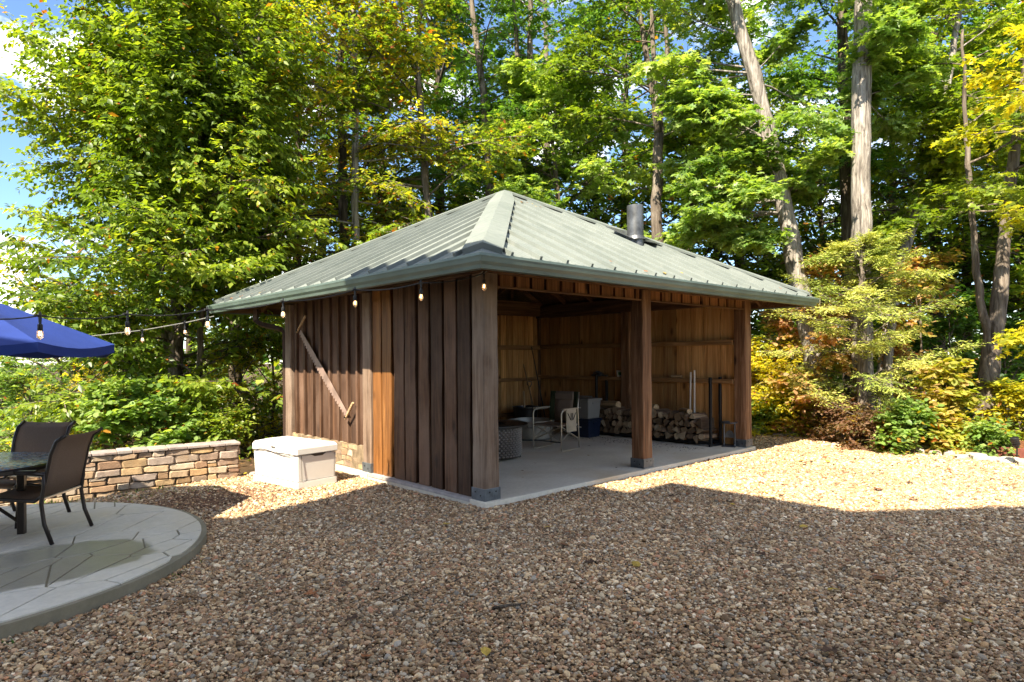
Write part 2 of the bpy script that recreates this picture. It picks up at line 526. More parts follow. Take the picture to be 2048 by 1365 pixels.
def sling_mat():
    t = NT('sling_mesh')
    v = t.coords((1, 1, 1), False)
    a = t.noise(v, 160, 2, 0.5)
    c = t.ramp(a.outputs['Fac'], [(0.3, (0.14, 0.095, 0.068)), (0.7, (0.23, 0.16, 0.118))])
    tr = t.node('ShaderNodeBsdfTranslucent'); tr.inputs['Color'].default_value = (0.30, 0.20, 0.14, 1)
    t.done(c, 0.7, 0, 0.3)
    mx = t.node('ShaderNodeMixShader'); mx.inputs[0].default_value = 0.35
    t.link(t.b.outputs[0], mx.inputs[1]); t.link(tr.outputs[0], mx.inputs[2])
    t.link(mx.outputs[0], t.out.inputs['Surface'])
    return t.m
M['sling'] = sling_mat()
def mosaic():
    t = NT('mosaic_tile')
    v = t.coords((1, 1, 1), False)
    vo = t.node('ShaderNodeTexVoronoi'); vo.inputs['Scale'].default_value = 34
    t.link(v, vo.inputs['Vector'])
    sep = t.node('ShaderNodeSeparateColor'); t.link(vo.outputs['Color'], sep.inputs[0])
    c = t.ramp(sep.outputs[0], [(0.0, (0.02,0.07,0.20)), (0.25, (0.10,0.22,0.38)), (0.45, (0.40,0.36,0.26)), (0.6, (0.30,0.09,0.06)), (0.75, (0.45,0.47,0.45)), (1.0, (0.03,0.10,0.16))])
    e = t.node('ShaderNodeTexVoronoi'); e.feature = 'DISTANCE_TO_EDGE'; e.inputs['Scale'].default_value = 34
    t.link(v, e.inputs['Vector'])
    c = t.mix(t.ramp(e.outputs['Distance'], [(0.02, 1.0), (0.06, 0.0)]), c, (0.16, 0.15, 0.14))
    return t.done(c, 0.25, 0, 0.5)
M['mosaic'] = mosaic()
def wicker():
    t = NT('woven_wicker')
    v = t.coords((1, 1, 1), False)
    a = t.noise(v, 30, 3, 0.6)
    return t.done(t.ramp(a.outputs['Fac'], [(0.3, (0.09, 0.075, 0.068)), (0.7, (0.20, 0.175, 0.16))]), 0.45, 0, 0.5)
M['wicker'] = wicker()
def bulb_mat():
    t = NT('bulb_glass')
    t.done((0.95, 0.86, 0.74), 0.08, 0, 0.5)
    t.b.inputs['Transmission Weight'].default_value = 0.75
    t.b.inputs['IOR'].default_value = 1.25
    return t.m
M['bulb'] = bulb_mat()
def filament():
    t = NT('bulb_filament')
    t.done((0.9, 0.5, 0.2), 0.5)
    t.b.inputs['Emission Color'].default_value = (1.0, 0.62, 0.28, 1)
    t.b.inputs['Emission Strength'].default_value = 2.5
    return t.m
M['filament'] = filament()

# ------------------------------------------------------------------ ground
def sstep(a, b, x):
    t = np.clip((x - a) / (b - a), 0, 1)
    return t * t * (3 - 2 * t)
def terrain_z(x, y):
    d = np.hypot(np.asarray(x, float) - 1.5, np.asarray(y, float) - 0.0)
    z = -0.16 - 0.9 * sstep(9.5, 22, d) - 3.5 * sstep(18, 70, d)
    return z + 0.05 * np.sin(np.asarray(x) * 1.3 + 0.7) * np.cos(np.asarray(y) * 1.1) * sstep(7, 11, d)
def terrain():
    r = np.concatenate([np.linspace(0, 24, 49), np.geomspace(26, 900, 26)])
    nth = 96
    th = np.linspace(0, 2 * np.pi, nth, endpoint=False)
    vs, fs = [(1.5, 0, float(terrain_z(1.5, 0)))], []
    for rr in r[1:]:
        for t in th:
            x, y = 1.5 + rr * math.cos(t), rr * math.sin(t)
            vs.append((x, y, float(terrain_z(x, y))))
    for k in range(nth):
        fs.append((0, 1 + k, 1 + (k + 1) % nth))
    for i in range(len(r) - 2):
        for k in range(nth):
            a = 1 + i * nth
            fs.append((a + k, a + nth + k, a + nth + (k + 1) % nth, a + (k + 1) % nth))
    mb = MB(); mb.add(vs, fs)
    return tag(mb.build('ground', M['floor'], smooth=True), kind='structure')
terrain()

# outline of the gravel yard: along the right-hand border stones, behind the shed, along the low wall
border_px = [(1560, 872), (1670, 877), (1740, 888), (1800, 899), (1870, 909), (1930, 917), (2048, 930)]
border = [ground(x, y)[:2] for x, y in border_px]
yard = [tuple(p) for p in border] + [(7.6, -5.0), (8.2, -8.5), (4.0, -11.5), (-4.5, -11.5), (-4.9, -6.0), (-4.9, 3.2),
                                    (-3.0, 3.45), (-2.2, 3.5), (-1.15, 3.75), (0.05, 4.2), (0.05, 5.0), (6.4, 5.0), (7.3, 2.6)]
gy = MB(); gy.prism([(x, y, -0.12) for x, y in yard], (0, 0, 0.05))
tag(gy.build('gravel_yard', M['gravel_sheet']), kind='structure')

def inside(px, py, poly):
    poly = np.asarray(poly, float)
    res = np.zeros(len(px), bool)
    j = len(poly) - 1
    for i in range(len(poly)):
        xi, yi, xj, yj = *poly[i], *poly[j]
        c = ((yi > py) != (yj > py)) & (px < (xj - xi) * (py - yi) / (yj - yi + 1e-12) + xi)
        res ^= c
        j = i
    return res

# ------------------------------------------------------------------ the shed
L_, D_, W_ = 5.76, 4.96, 0.205
XM, YM = 2.767, 2.297
X0, X1, Y0, Y1 = -0.82, 6.16, -0.94, 6.16
ZT, ZB = 2.391, 2.265
APEX = np.array([(X0 + X1) / 2, (Y0 + Y1) / 2, 4.163])

slab = MB(); slab.box(-0.035, L_ + 0.03, -0.05, D_ + 0.02, -0.22, 0.0)
tag(slab.build('concrete_slab', M['slab'], bevel=0.008), kind='structure')

shed = empty('firewood_shed', (0, 0, 0), 0, 'open fronted dark board shed with a green metal pyramid roof and timber posts', 'shed')

def post(x, y, mat, z1=2.40, screws=False, seg=9):
    mb = MB(); mb.beam((x + W_/2, y + W_/2, 0.03), (x + W_/2, y + W_/2, z1), W_, W_, (1, 0, 0), seg, 0.0045, 0.014)
    p = mb.build('post', mat, shed)
    e = 0.008
    b = MB(); b.box(x - e, x + W_ + e, y - e, y + W_ + e, 0.0, 0.128)
    b.build('base_bracket', M['bracket'], p, bevel=0.004)
    if screws:
        for (u, dz) in ((0.06, 0.055), (0.145, 0.055)):
            s1 = MB(); s1.tube([(x - e - 0.004, y + u, dz + 0.03 * (u > 0.1)), (x - e + 0.001, y + u, dz + 0.03 * (u > 0.1))], 0.009, 6)
            s1.build('screw', M['screw'], p)
            s2 = MB(); s2.tube([(x + u, y - e - 0.004, dz + 0.035), (x + u, y - e + 0.001, dz + 0.035)], 0.009, 6)
            s2.build('screw', M['screw'], p)
    return p
post(0, 0, M['post_grey'], 2.385, True, 12)
post(XM, 0, M['post'], 2.385, True, 12)
post(L_ - W_, 0, M['post'], 2.385, True)
post(0, YM, M['post_grey'], 2.36, True)
post(0, D_ - W_, M['post_grey'], 2.36)
post(L_ - W_, D_ - W_, M['post'], 2.36)
post(5.47, 2.26, M['post'], 2.33)

# --- left wall, near bay: thick proud boards over a recessed back layer
lw = empty('left_wall', (0, 0, 0)); lw.parent = shed
near = [(2.292, 2.090), (2.062, 1.850), (1.790, 1.560), (1.535, 1.310), (1.250, 1.035), (0.995, 0.782), (0.736, 0.520), (0.492, 0.275), (0.230, 0.205)]
bk = MB(); bk.box(0.105, 0.13, 0.205, 2.30, 0.0, 2.40)
bk.build('backing_boards', M['board_back'], lw)
for i, (a, b) in enumerate(near):
    mb = MB()
    zb = 0.004 + random.uniform(0, 0.006)
    mb.beam((0.064, (a+b)/2, zb), (0.064, (a+b)/2, 2.38), a - b, 0.058, (0, 1, 0), 7, 0.004, 0.006)
    mb.build('board', M['orange_board'] if i < 2 else M['board'], lw)
sk = MB(); sk.box(-0.045, 0.04, 0.21, 2.29, -0.028, 0.003)
sk.build('sill_ledge', flat('sill_concrete', (0.33, 0.30, 0.29), 0.8, 0, 0.3, 8, 0.2), lw)
# --- left wall, rear bay: boards with narrow battens above a stone base
yb = [4.758, 4.602, 4.308, 4.038, 3.785, 3.495, 3.227, 2.966, 2.702, 2.502]
for a, b in zip(yb[:-1], yb[1:]):
    mb = MB(); mb.beam((0.075, (a+b)/2, 0.335), (0.075, (a+b)/2, 2.38), (a - b) - 0.006, 0.022, (0, 1, 0), 4, 0.002)
    mb.build('board', M['board'], lw)
for b in yb[1:-1]:
    mb = MB(); mb.beam((0.044, b, 0.335), (0.044, b, 2.38), 0.052, 0.04, (0, 1, 0), 5, 0.002)
    mb.build('batten', M['board'], lw)

def stone(o, u, v, n, u0, u1, v0, v1, depth, mat, parent, name='stone', jit=0.10):
    """a rough block: origin o, wall axes u and v, outward n; face between u0..u1 and v0..v1"""
    o, u, v, n = (np.array(q, float) for q in (o, u, v, n))
    w, h = u1 - u0, v1 - v0
    out = [(0.05, 0.0), (0.5, -0.01), (0.95, 0.0), (1.0, 0.12), (1.0, 0.86), (0.95, 1.0), (0.5, 1.0), (0.05, 1.0), (0.0, 0.86), (0.0, 0.12)]
    ring = [(u0 + (a + random.uniform(-jit, jit) * 0.5) * w, v0 + (b + random.uniform(-jit, jit) * 0.9) * h) for a, b in out]
    cu, cv = (u0 + u1) / 2, (v0 + v1) / 2
    k = len(ring)
    pr = random.uniform(-0.006, 0.012)
    vs = [o + u * a + v * b - n * depth for a, b in ring]
    vs += [o + u * a + v * b + n * (pr - 0.008) for a, b in ring]
    vs += [o + u * (cu + (a - cu) * random.uniform(0.80, 0.93)) + v * (cv + (b - cv) * random.uniform(0.72, 0.90)) + n * (pr + random.uniform(0.0, 0.014)) for a, b in ring]
    fs = []
    for r in range(2):
        for i in range(k):
            fs.append((r*k+i, r*k+(i+1) % k, (r+1)*k+(i+1) % k, (r+1)*k+i))
    fs += [tuple(range(2*k, 3*k)), tuple(range(k))[::-1]]
    mb = MB(); mb.add(vs, fs)
    return mb.build(name, mat, parent, smooth=True, angle=0.30)

def masonry(o, u, v, n, length, height, mat, parent, depth=0.06, rows=(0.055, 0.105), wid=(0.10, 0.27), gap=0.010):
    z = 0.0
    while z < height - 0.02:
        h = min(random.uniform(*rows), height - z)
        if height - z - h < rows[0] * 0.6: h = height - z
        s = 0.0
        while s < length - 0.01:
            w = min(random.uniform(*wid), length - s)
            if length - s - w < wid[0] * 0.6: w = length - s
            if h > 0.085 and random.random() < 0.35 and w < 0.2:
                hh = h * random.uniform(0.42, 0.58)
                stone(o, u, v, n, s + gap/2, s + w - gap/2, z + gap/2, z + hh - gap/2, depth, mat, parent)
                stone(o, u, v, n, s + gap/2, s + w - gap/2, z + hh + gap/2, z + h - gap/2, depth, mat, parent)
            else:
                stone(o, u, v, n, s + gap/2, s + w - gap/2, z + gap/2, z + h - gap/2, depth, mat, parent)
            s += w
        z += h

sb = empty('stone_base', (0, 0, 0)); sb.parent = shed
core = MB(); core.box(0.02, 0.13, 2.505, 4.755, -0.1, 0.33)
core.build('mortar_core', M['mortar'], sb)
masonry((0.03, 4.75, 0.012), (0, -1, 0), (0, 0, 1), (-1, 0, 0), 2.24, 0.325, M['stone'], sb, 0.05, (0.06, 0.11), (0.11, 0.26))
kb = MB(); kb.box(-0.06, 0.02, 2.30, 4.90, -0.2, 0.006)
kb.build('footing_kerb', flat('pale_footing', (0.44, 0.41, 0.36), 0.85, 0, 0.3, 6, 0.15, 0.2), sb, bevel=0.008)

# --- top timbers
def timber(name, p0, p1, w, h, mat, seg=6, jit=0.005, side=None, parent=None):
    mb = MB(); mb.beam(p0, p1, w, h, side or (0, 0, 1), seg, jit, 0.008)
    return mb.build(name, mat, parent or shed)
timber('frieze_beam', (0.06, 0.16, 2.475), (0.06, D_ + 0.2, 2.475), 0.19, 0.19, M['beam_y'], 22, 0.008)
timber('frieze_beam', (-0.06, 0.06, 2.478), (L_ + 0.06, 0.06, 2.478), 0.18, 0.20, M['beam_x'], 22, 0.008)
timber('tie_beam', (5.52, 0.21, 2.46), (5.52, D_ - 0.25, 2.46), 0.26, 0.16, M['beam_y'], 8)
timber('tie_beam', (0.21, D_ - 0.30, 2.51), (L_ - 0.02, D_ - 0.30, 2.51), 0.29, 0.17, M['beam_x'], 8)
# front header: short boards with open joints over a trim strip
fh = empty('front_header', (0, 0, 0)); fh.parent = shed
gp = [(1031.4, 0), (1063, 0), (1092, 0), (1122.8, 0), (1149.5, 0), (1178, 0), (1202.8, 0), (1229.4, 0), (1249.6, 0), (1271, 0)]
gx = [W_ + 0.03] + [float(on(px, 575, 1, 0.02)[0]) for px, _ in gp] + [XM - 0.01]
gx2 = list(np.linspace(XM + W_ + 0.01, L_ - W_ - 0.01, 11))
for lst in (gx, gx2):
    for a, b in zip(lst[:-1], lst[1:]):
        mb = MB(); mb.beam(((a+b)/2, 0.045, 2.262), ((a+b)/2, 0.045, 2.40), (b - a) - 0.045, 0.03, (1, 0, 0), 2, 0.002)
        mb.build('header_board', M['short_board'], fh)
for a, b in ((W_, XM), (XM + W_, L_ - W_)):
    mb = MB(); mb.box(a + 0.003, b - 0.003, 0.065, 0.075, 2.265, 2.40); mb.build('backing_strip', M['board_back'], fh)
    mb = MB(); mb.beam((a + 0.003, 0.045, 2.252), (b - 0.003, 0.045, 2.252), 0.018, 0.06, (0, 0, 1), 6, 0.001)
    mb.build('trim_strip', M['beam_x'], fh)

# --- inner walls
sw = empty('side_wall', (0, 0, 0)); sw.parent = shed
y = 0.21
while y < D_ - 0.25:
    w = min(random.uniform(0.24, 0.32), D_ - 0.21 - y)
    mb = MB(); mb.beam((5.632, y + w/2, 0.002), (5.632, y + w/2, 2.40), w - 0.012, 0.026, (0, 1, 0), 3, 0.002)
    mb.build('plank', M['plank_in'], sw)
    y += w
mb = MB(); mb.box(5.652, 5.668, 0.2, D_ - 0.2, 0.0, 2.5); mb.build('outer_sheathing', M['board_back'], sw)
for z0, z1 in ((1.675, 1.757), (1.030, 1.108)):
    for a, b in ((0.215, 2.255), (2.47, D_ - 0.21)):
        timber('girt', (5.571, a, (z0+z1)/2), (5.571, b, (z0+z1)/2), z1 - z0, 0.09, M['girt_y'], 6, 0.002, parent=sw)
bw = empty('back_wall', (0, 0, 0)); bw.parent = shed
x = 0.21
while x < L_ - 0.25:
    w = min(random.uniform(0.13, 0.19), L_ - 0.21 - x)
    mb = MB(); mb.beam((x + w/2, 4.782, 0.002), (x + w/2, 4.782, 2.45), w - 0.010, 0.026, (1, 0, 0), 3, 0.002)
    mb.build('plank', M['plank_in'], bw)
    x += w
mb = MB(); mb.box(0.2, L_ - 0.2, 4.802, 4.818, 0.0, 2.5); mb.build('outer_sheathing', M['board_back'], bw)
for z0, z1 in ((1.655, 1.745), (0.995, 1.062), (0.28, 0.345)):
    timber('girt', (0.22, 4.722, (z0+z1)/2), (L_ - 0.22, 4.722, (z0+z1)/2), z1 - z0, 0.09, M['girt_x'], 8, 0.002, parent=bw)

# --- roof
roof = empty('roof', (0, 0, 0)); roof.parent = shed
cor = [np.array(c) for c in ((X0+0.03, Y0+0.03, ZT+0.005), (X1-0.03, Y0+0.03, ZT+0.005), (X1-0.03, Y1-0.03, ZT+0.005), (X0+0.03, Y1-0.03, ZT+0.005))]
NP = 19
for k in range(4):
    a, b = cor[k], cor[(k+1) % 4]
    mid = (a + b) / 2
    up = APEX - mid
    nrm = np.cross(b - a, up); nrm /= np.linalg.norm(nrm)
    ea = (b - a) / np.linalg.norm(b - a)
    P = lambda s, t: a + (b - a) * s + up * t
    tm = lambda s: 1 - abs(2*s - 1)
    for i in range(NP):
        s0, s1 = i / NP, (i + 1) / NP
        poly = [P(s0, 0), P(s1, 0)]
        if tm(s1) > 0: poly.append(P(s1, tm(s1)))
        if s0 < 0.5 < s1: poly.append(P(0.5, 1.0))
        if tm(s0) > 0: poly.append(P(s0, tm(s0)))
        mb = MB(); mb.prism(poly, nrm * -0.012)
        if i > 0:
            t1 = tm(s0) - 0.012
            p0, p1 = P(s0, 0.002), P(s0, t1)
            hw, hh = 0.015, 0.036
            ring = lambda p, e: [p - ea*hw*1.05, p - ea*hw*0.95 + nrm*hh, p + ea*hw*0.95 + nrm*hh, p + ea*hw*1.05]
            r0, r1 = ring(p0, 0), ring(p1, 0)
            mb.add(r0 + r1, [(0,1,5,4), (1,2,6,5), (2,3,7,6), (0,3,2,1), (4,5,6,7)])
        for q in (0.36, 0.68):
            s = s0 + (s1 - s0) * q
            if tm(s) > 0.05:
                p0, p1 = P(s, 0.004), P(s, tm(s) - 0.03)
                vs = [p0 - ea*0.022, p0 + nrm*0.004, p0 + ea*0.022, p1 - ea*0.022, p1 + nrm*0.004, p1 + ea*0.022]
                mb.add(vs, [(0,1,4,3), (1,2,5,4), (0,2,1), (3,4,5)])
        mb.build('roof_panel', M['roof'], roof)
    # hip cap on the hip that starts at corner a
    pa = cor[(k-1) % 4]
    hip = APEX - a
    up2 = APEX - (a + pa) / 2
    n2 = np.cross(a - pa, up2); n2 /= np.linalg.norm(n2)
    hd = hip / np.linalg.norm(hip)
    q1 = np.cross(nrm, hd); q1 *= np.sign(q1 @ ea)
    q2 = np.cross(n2, hd); q2 *= np.sign(q2 @ ((pa - a) / np.linalg.norm(pa - a)))
    mb = MB()
    rows = []
    nseg = 5
    for j in range(nseg + 1):
        t = 0.035 + (0.992 - 0.035) * j / nseg
        c = a + hip * t + (nrm + n2) * 0.022
        wv = 0.19 if j < nseg else 0.12
        rows.append([c + q1*wv + nrm*0.012 - nrm*0.03, c + q1*wv + nrm*0.012, c + np.array((0, 0, 0.012)), c + q2*wv + n2*0.012, c + q2*wv + n2*0.012 - n2*0.03])
    vs = [p for r in rows for p in r]
    fs = [(j*5+i, j*5+i+1, (j+1)*5+i+1, (j+1)*5+i) for j in range(nseg) for i in range(4)]
    c0 = a + hip * 0.035
    base = len(vs)
    vs += [rows[0][1] - nrm*0.055, c0 + np.array((0, 0, 0.004)), rows[0][3] - n2*0.055]
    fs += [(1, 2, base+1, base), (2, 3, base+2, base+1)]
    mb.add(vs, fs)
    mb.build('hip_cap', M['roof'], roof)
# deck below the metal, and rafters
low = [c + np.array((0, 0, -0.05)) for c in cor]
dk = MB()
ap = APEX - np.array((0, 0, 0.06))
vs = low + [ap] + [c - np.array((0, 0, 0.03)) for c in low] + [ap - np.array((0, 0, 0.03))]
dk.add(vs, [(0,1,4), (1,2,4), (2,3,4), (3,0,4), (6,5,9), (7,6,9), (8,7,9), (5,8,9), (0,5,6,1), (1,6,7,2), (2,7,8,3), (3,8,5,0)])
dk.build('deck', M['deck'], roof)
for k in range(4):
    a, b = cor[k], cor[(k+1) % 4]
    dn = np.array((0, 0, -0.15))
    timber('hip_rafter', a + dn + (APEX - a) * 0.05, APEX + dn * 1.1, 0.13, 0.06, M['beam_x'], 3, 0.0, parent=roof)
    mid = (a + b) / 2; up = APEX - mid
    for s in (0.12, 0.22, 0.32, 0.42, 0.58, 0.68, 0.78, 0.88):
        t1 = 1 - abs(2*s - 1) - 0.03
        p = a + (b - a) * s + np.array((0, 0, -0.125))
        timber('rafter', p + up * 0.045, p + up * t1, 0.10, 0.045, M['beam_x'], 2, 0.0, parent=roof)
# gutters
def gutter(k):
    ins = lambda o: [(X0+o, Y0+o), (X1-o, Y0+o), (X1-o, Y1-o), (X0+o, Y1-o)]
    prof = [(0.115, ZT-0.004), (0.115, ZB), (0.045, ZB), (0.036, ZB+0.03), (0.014, ZB+0.058), (0.006, ZB+0.088), (0.0, ZT-0.022), (0.0, ZT), (0.012, ZT), (0.014, ZT-0.02), (0.05, ZB+0.012), (0.105, ZB+0.010), (0.108, ZT-0.004)]
    vs = []
    for c in (k, (k+1) % 4):
        for (o, z) in prof:
            x, y = ins(o)[c]
            vs.append((x, y, z))
    n = len(prof)
    mb = MB(); mb.add(vs, [(i, (i+1) % n, n + (i+1) % n, n + i) for i in range(n)])
    mb.build('gutter', M['gutter'], shed)
for k in range(4): gutter(k)
fa = MB()
for (x0, x1, y0, y1) in ((X0+0.118, X0+0.14, Y0+0.14, Y1-0.14), (X1-0.14, X1-0.118, Y0+0.14, Y1-0.14), (X0+0.118, X1-0.118, Y0+0.118, Y0+0.14), (X0+0.118, X1-0.118, Y1-0.14, Y1-0.118)):
    fa = MB(); fa.box(x0, x1, y0, y1, ZB + 0.02, ZT + 0.02)
    fa.build('fascia_board', M['deck'], shed)
ds = MB()
ds.tube([(-0.22, D_+0.62, ZB+0.06), (-0.22, D_+0.62, 2.14), (-0.17, D_+0.52, 2.07), (-0.02, D_+0.10, 1.98), (0.03, D_+0.07, 1.92), (0.03, D_+0.07, -0.05)], 0.05, 4)
ds.build('downspout', flat('brown_downspout', (0.06, 0.035, 0.024), 0.45, 0.2), shed)
# flue
cx_, cy_ = 3.52, 0.66
fl = MB(); fl.lathe([(0.122, 3.05), (0.122, 3.735), (0.116, 3.735), (0.116, 3.2)], 28, (cx_, cy_, 0), caps=False)
flo = fl.build('flue_pipe', M['galv'], shed, smooth=True, angle=0.6)
nf = np.array((0, -(APEX[2]-ZT), APEX[1]-Y0)); nf /= np.linalg.norm(nf)
sl = np.array((0, nf[2], -nf[1]))
zr = lambda yy: ZT + (APEX[2]-ZT) * (yy - Y0) / (APEX[1]-Y0)
pc = np.array((cx_ + 0.12, cy_ + 0.12, zr(cy_ + 0.12))) + nf * 0.058
fp = MB(); ex = np.array((1.0, 0, 0))
fp.prism([pc - ex*0.30 - sl*0.22, pc + ex*0.36 - sl*0.22, pc + ex*0.36 + sl*0.36, pc - ex*0.30 + sl*0.36], nf * 0.008)
fp.build('flashing', M['galv'], flo)
ft = MB(); ft.lathe([(0.150, -0.01), (0.135, 0.03), (0.127, 0.045)], 24, (cx_, cy_, zr(cy_) + 0.045), caps=False)
ft.build('boot_collar', M['galv'], flo, smooth=True)

# ------------------------------------------------------------------ patio
PC, PR = np.array((-4.326, 1.401)), 1.94
ang = np.linspace(-np.pi/2, np.pi/2, 49)
patio_poly = [(PC[0] + PR*math.cos(t), PC[1] + PR*math.sin(t)) for t in ang] + [(-6.4, PC[1] + PR), (-6.4, PC[1] - PR)]
mb = MB(); mb.prism([(x, y, -0.14) for x, y in patio_poly], (0, 0, 0.160))
patio = tag(mb.build('patio', M['patio_base']), kind='structure')
def clip(poly, n, c):
    out = []
    for i in range(len(poly)):
        p, q = poly[i], poly[(i+1) % len(poly)]
        dp, dq = n @ p - c, n @ q - c
        if dp <= 0: out.append(p)
        if dp * dq < 0: out.append(p + (q - p) * (dp / (dp - dq)))
    return out
def flagstones():
    r = np.random.default_rng(5)
    th = math.radians(38)
    R_ = np.array(((math.cos(th), math.sin(th)), (-math.sin(th), math.cos(th))))
    S_ = np.diag((0.60, 1.15))
    A = S_ @ R_
    Ai = np.linalg.inv(A)
    seeds = []
    tries = 0
    while tries < 130:
        tries += 1
        p = np.array((r.uniform(-6.4, -2.3), r.uniform(-0.6, 3.4)))
        q = A @ p
        if all(np.hypot(*(q - s)) > 0.10 for s in seeds): seeds.append(q)
    ang2 = np.linspace(-np.pi/2, np.pi/2, 41)
    rr = PR - 0.035
    outer = [np.array((PC[0] + rr*math.cos(t), PC[1] + rr*math.sin(t))) for t in ang2] + [np.array((-6.35, PC[1] + rr)), np.array((-6.35, PC[1] - rr))]
    outer_t = [A @ p for p in outer]
    for i, s in enumerate(seeds):
        poly = list(outer_t)
        for j, t in enumerate(seeds):
            if i == j: continue
            d = t - s
            L = np.hypot(*d)
            if L > 1.6: continue
            n = d / L
            poly = clip(poly, n, n @ ((s + t) / 2))
            if len(poly) < 3: break
        if len(poly) < 3: continue
        P = [Ai @ p for p in poly]
        area = 0.5 * abs(sum(P[k][0]*P[(k+1) % len(P)][1] - P[(k+1) % len(P)][0]*P[k][1] for k in range(len(P))))
        if area < 0.01: continue
        # orient counter-clockwise, pull every edge in by half a joint
        sg = sum(P[k][0]*P[(k+1) % len(P)][1] - P[(k+1) % len(P)][0]*P[k][1] for k in range(len(P)))
        if sg < 0: P = P[::-1]
        Q = list(P)
        for k in range(len(P)):
            e = P[(k+1) % len(P)] - P[k]
            le = np.hypot(*e)
            if le < 1e-6: continue
            n = np.array((e[1], -e[0])) / le
            Q = clip(Q, n, n @ P[k] - 0.0065)
            if len(Q) < 3: break
        if len(Q) < 3: continue
        c = sum(Q) / len(Q)
        top = [c + (q - c) * 0.985 for q in Q]
        z0, z1 = 0.018, 0.030
        k = len(Q)
        vs = [(q[0], q[1], z0) for q in Q] + [(q[0], q[1], z1 - 0.004) for q in Q] + [(q[0], q[1], z1) for q in top]
        fs = [(r_*k+i2, r_*k+(i2+1) % k, (r_+1)*k+(i2+1) % k, (r_+1)*k+i2) for r_ in range(2) for i2 in range(k)] + [tuple(range(2*k, 3*k))]
        mb = MB(); mb.add(vs, fs); mb.build('flagstone', M['flag'], patio)
flagstones()

# ------------------------------------------------------------------ low stone wall
wa, wb = np.array((-1.206, 3.62)), np.array((-5.6, 4.16))
dw = wb - wa; LW = np.hypot(*dw); dw /= LW
nw = np.array((dw[1], -dw[0]));  nw *= np.sign(nw @ (np.array((-3, 0)) - wa))
swl = empty('garden_wall', (0, 0, 0), 0, 'low dry stone garden wall of tan and brown fieldstone beside the patio', 'wall')
U = (dw[0], dw[1], 0); N = (nw[0], nw[1], 0)
oW = (wa[0], wa[1], -0.13)
masonry(oW, U, (0, 0, 1), N, LW, 0.50, M['stone'], swl, 0.07, (0.055, 0.115), (0.10, 0.30), 0.009)
mb = MB()
inn = lambda s, d, z: (wa[0] + dw[0]*s - nw[0]*d, wa[1] + dw[1]*s - nw[1]*d, z)
mb.prism([inn(0.0, 0.03, -0.2), inn(LW, 0.03, -0.2), inn(LW, 0.27, -0.2), inn(0.0, 0.27, -0.2)], (0, 0, 0.56))
mb.build('mortar_core', M['mortar'], swl)
s = -0.01
while s < LW:
    w = random.uniform(0.14, 0.27)
    vs = []
    mbc = MB()
    h = random.uniform(0.028, 0.042)
    pts = [(s, -0.03), (s + w*0.5, -0.035), (s + w - 0.008, -0.03), (s + w - 0.008, 0.29), (s + w*0.5, 0.30), (s, 0.29)]
    pts = [(a + random.uniform(-0.006, 0.006), d + random.uniform(-0.012, 0.012)) for a, d in pts]
    mbc.prism([inn(a, d, 0.372) for a, d in pts], (0, 0, h))
    mbc.build('cap_stone', M['cap_stone'], swl, bevel=0.007)
    s += w
masonry((wa[0], wa[1], -0.13), (-nw[0], -nw[1], 0), (0, 0, 1), (-dw[0], -dw[1], 0), 0.30, 0.50, M['stone'], swl, 0.05, (0.06, 0.11), (0.12, 0.2), 0.009)

# ------------------------------------------------------------------ deck box
db = empty('deck_box', (-0.818, 2.77, -0.06), math.radians(9), 'cream resin deck storage box with a domed lid beside the board wall', 'storage box')
mb = MB()
hx, hy = 0.275, 0.49
mb.add([(-hx*0.96,-hy*0.97,0.02),(hx*0.96,-hy*0.97,0.02),(hx*0.96,hy*0.97,0.02),(-hx*0.96,hy*0.97,0.02),(-hx,-hy,0.40),(hx,-hy,0.40),(hx,hy,0.40),(-hx,hy,0.40)],
       [(0,3,2,1),(4,5,6,7),(0,1,5,4),(1,2,6,5),(2,3,7,6),(3,0,4,7)])
mb.build('body', M['box'], db, bevel=0.012)
mb = MB(); mb.box(-hx*1.015, hx*1.015, -hy*1.01, hy*1.01, 0.0, 0.085); mb.build('base', M['box'], db, bevel=0.01)
mb = MB()
lv = []
for (gx_, gz_) in ((hx+0.012, 0.412), (hx+0.012, 0.485), (hx-0.01, 0.515), (hx*0.45, 0.545)):
    gy_ = hy + (gx_ - hx) if gx_ > hx*0.5 else hy*0.72
    lv += [(-gx_, -gy_, gz_), (gx_, -gy_, gz_), (gx_, gy_, gz_), (-gx_, gy_, gz_)]
fs = [(0,3,2,1), (12,13,14,15)] + [(r*4+i, r*4+(i+1) % 4, r*4+4+(i+1) % 4, r*4+4+i) for r in range(3) for i in range(4)]
mb.add(lv, fs); lid = mb.build('lid', M['box'], db, bevel=0.006)
mb = MB(); mb.tube([(-hx-0.0165, hy*(1 - 2*i/12.0), 0.412 + 0.02*math.sin(i*0.52) * (1 if 1 < i < 11 else 0)) for i in range(13)], 0.005, 5)
mb.build('seam', M['box_seam'], lid)
mb = MB(); mb.tube([(hx*(2*i/8.0 - 1), -hy-0.014, 0.412) for i in range(9)], 0.005, 5); mb.build('seam', M['box_seam'], lid)
mb = MB(); mb.add([(-0.10, -hy-0.006, 0.405), (0.12, -hy-0.006, 0.405), (0.07, -hy-0.004, 0.375), (-0.04, -hy-0.004, 0.375)], [(0,1,2,3)])
mb.prism([(-0.10, -hy-0.006, 0.405), (0.12, -hy-0.006, 0.405), (0.07, -hy-0.004, 0.375), (-0.04, -hy-0.004, 0.375)], (0, 0.01, 0)); mb.build('hand_grip', M['box_seam'], db)
mb = MB(); mb.tube([(hx*(2*i/8.0 - 1), -hy-0.003, 0.092) for i in range(9)], 0.004, 5); mb.tube([(-hx-0.003, hy*(2*i/8.0 - 1), 0.092) for i in range(9)], 0.004, 5)
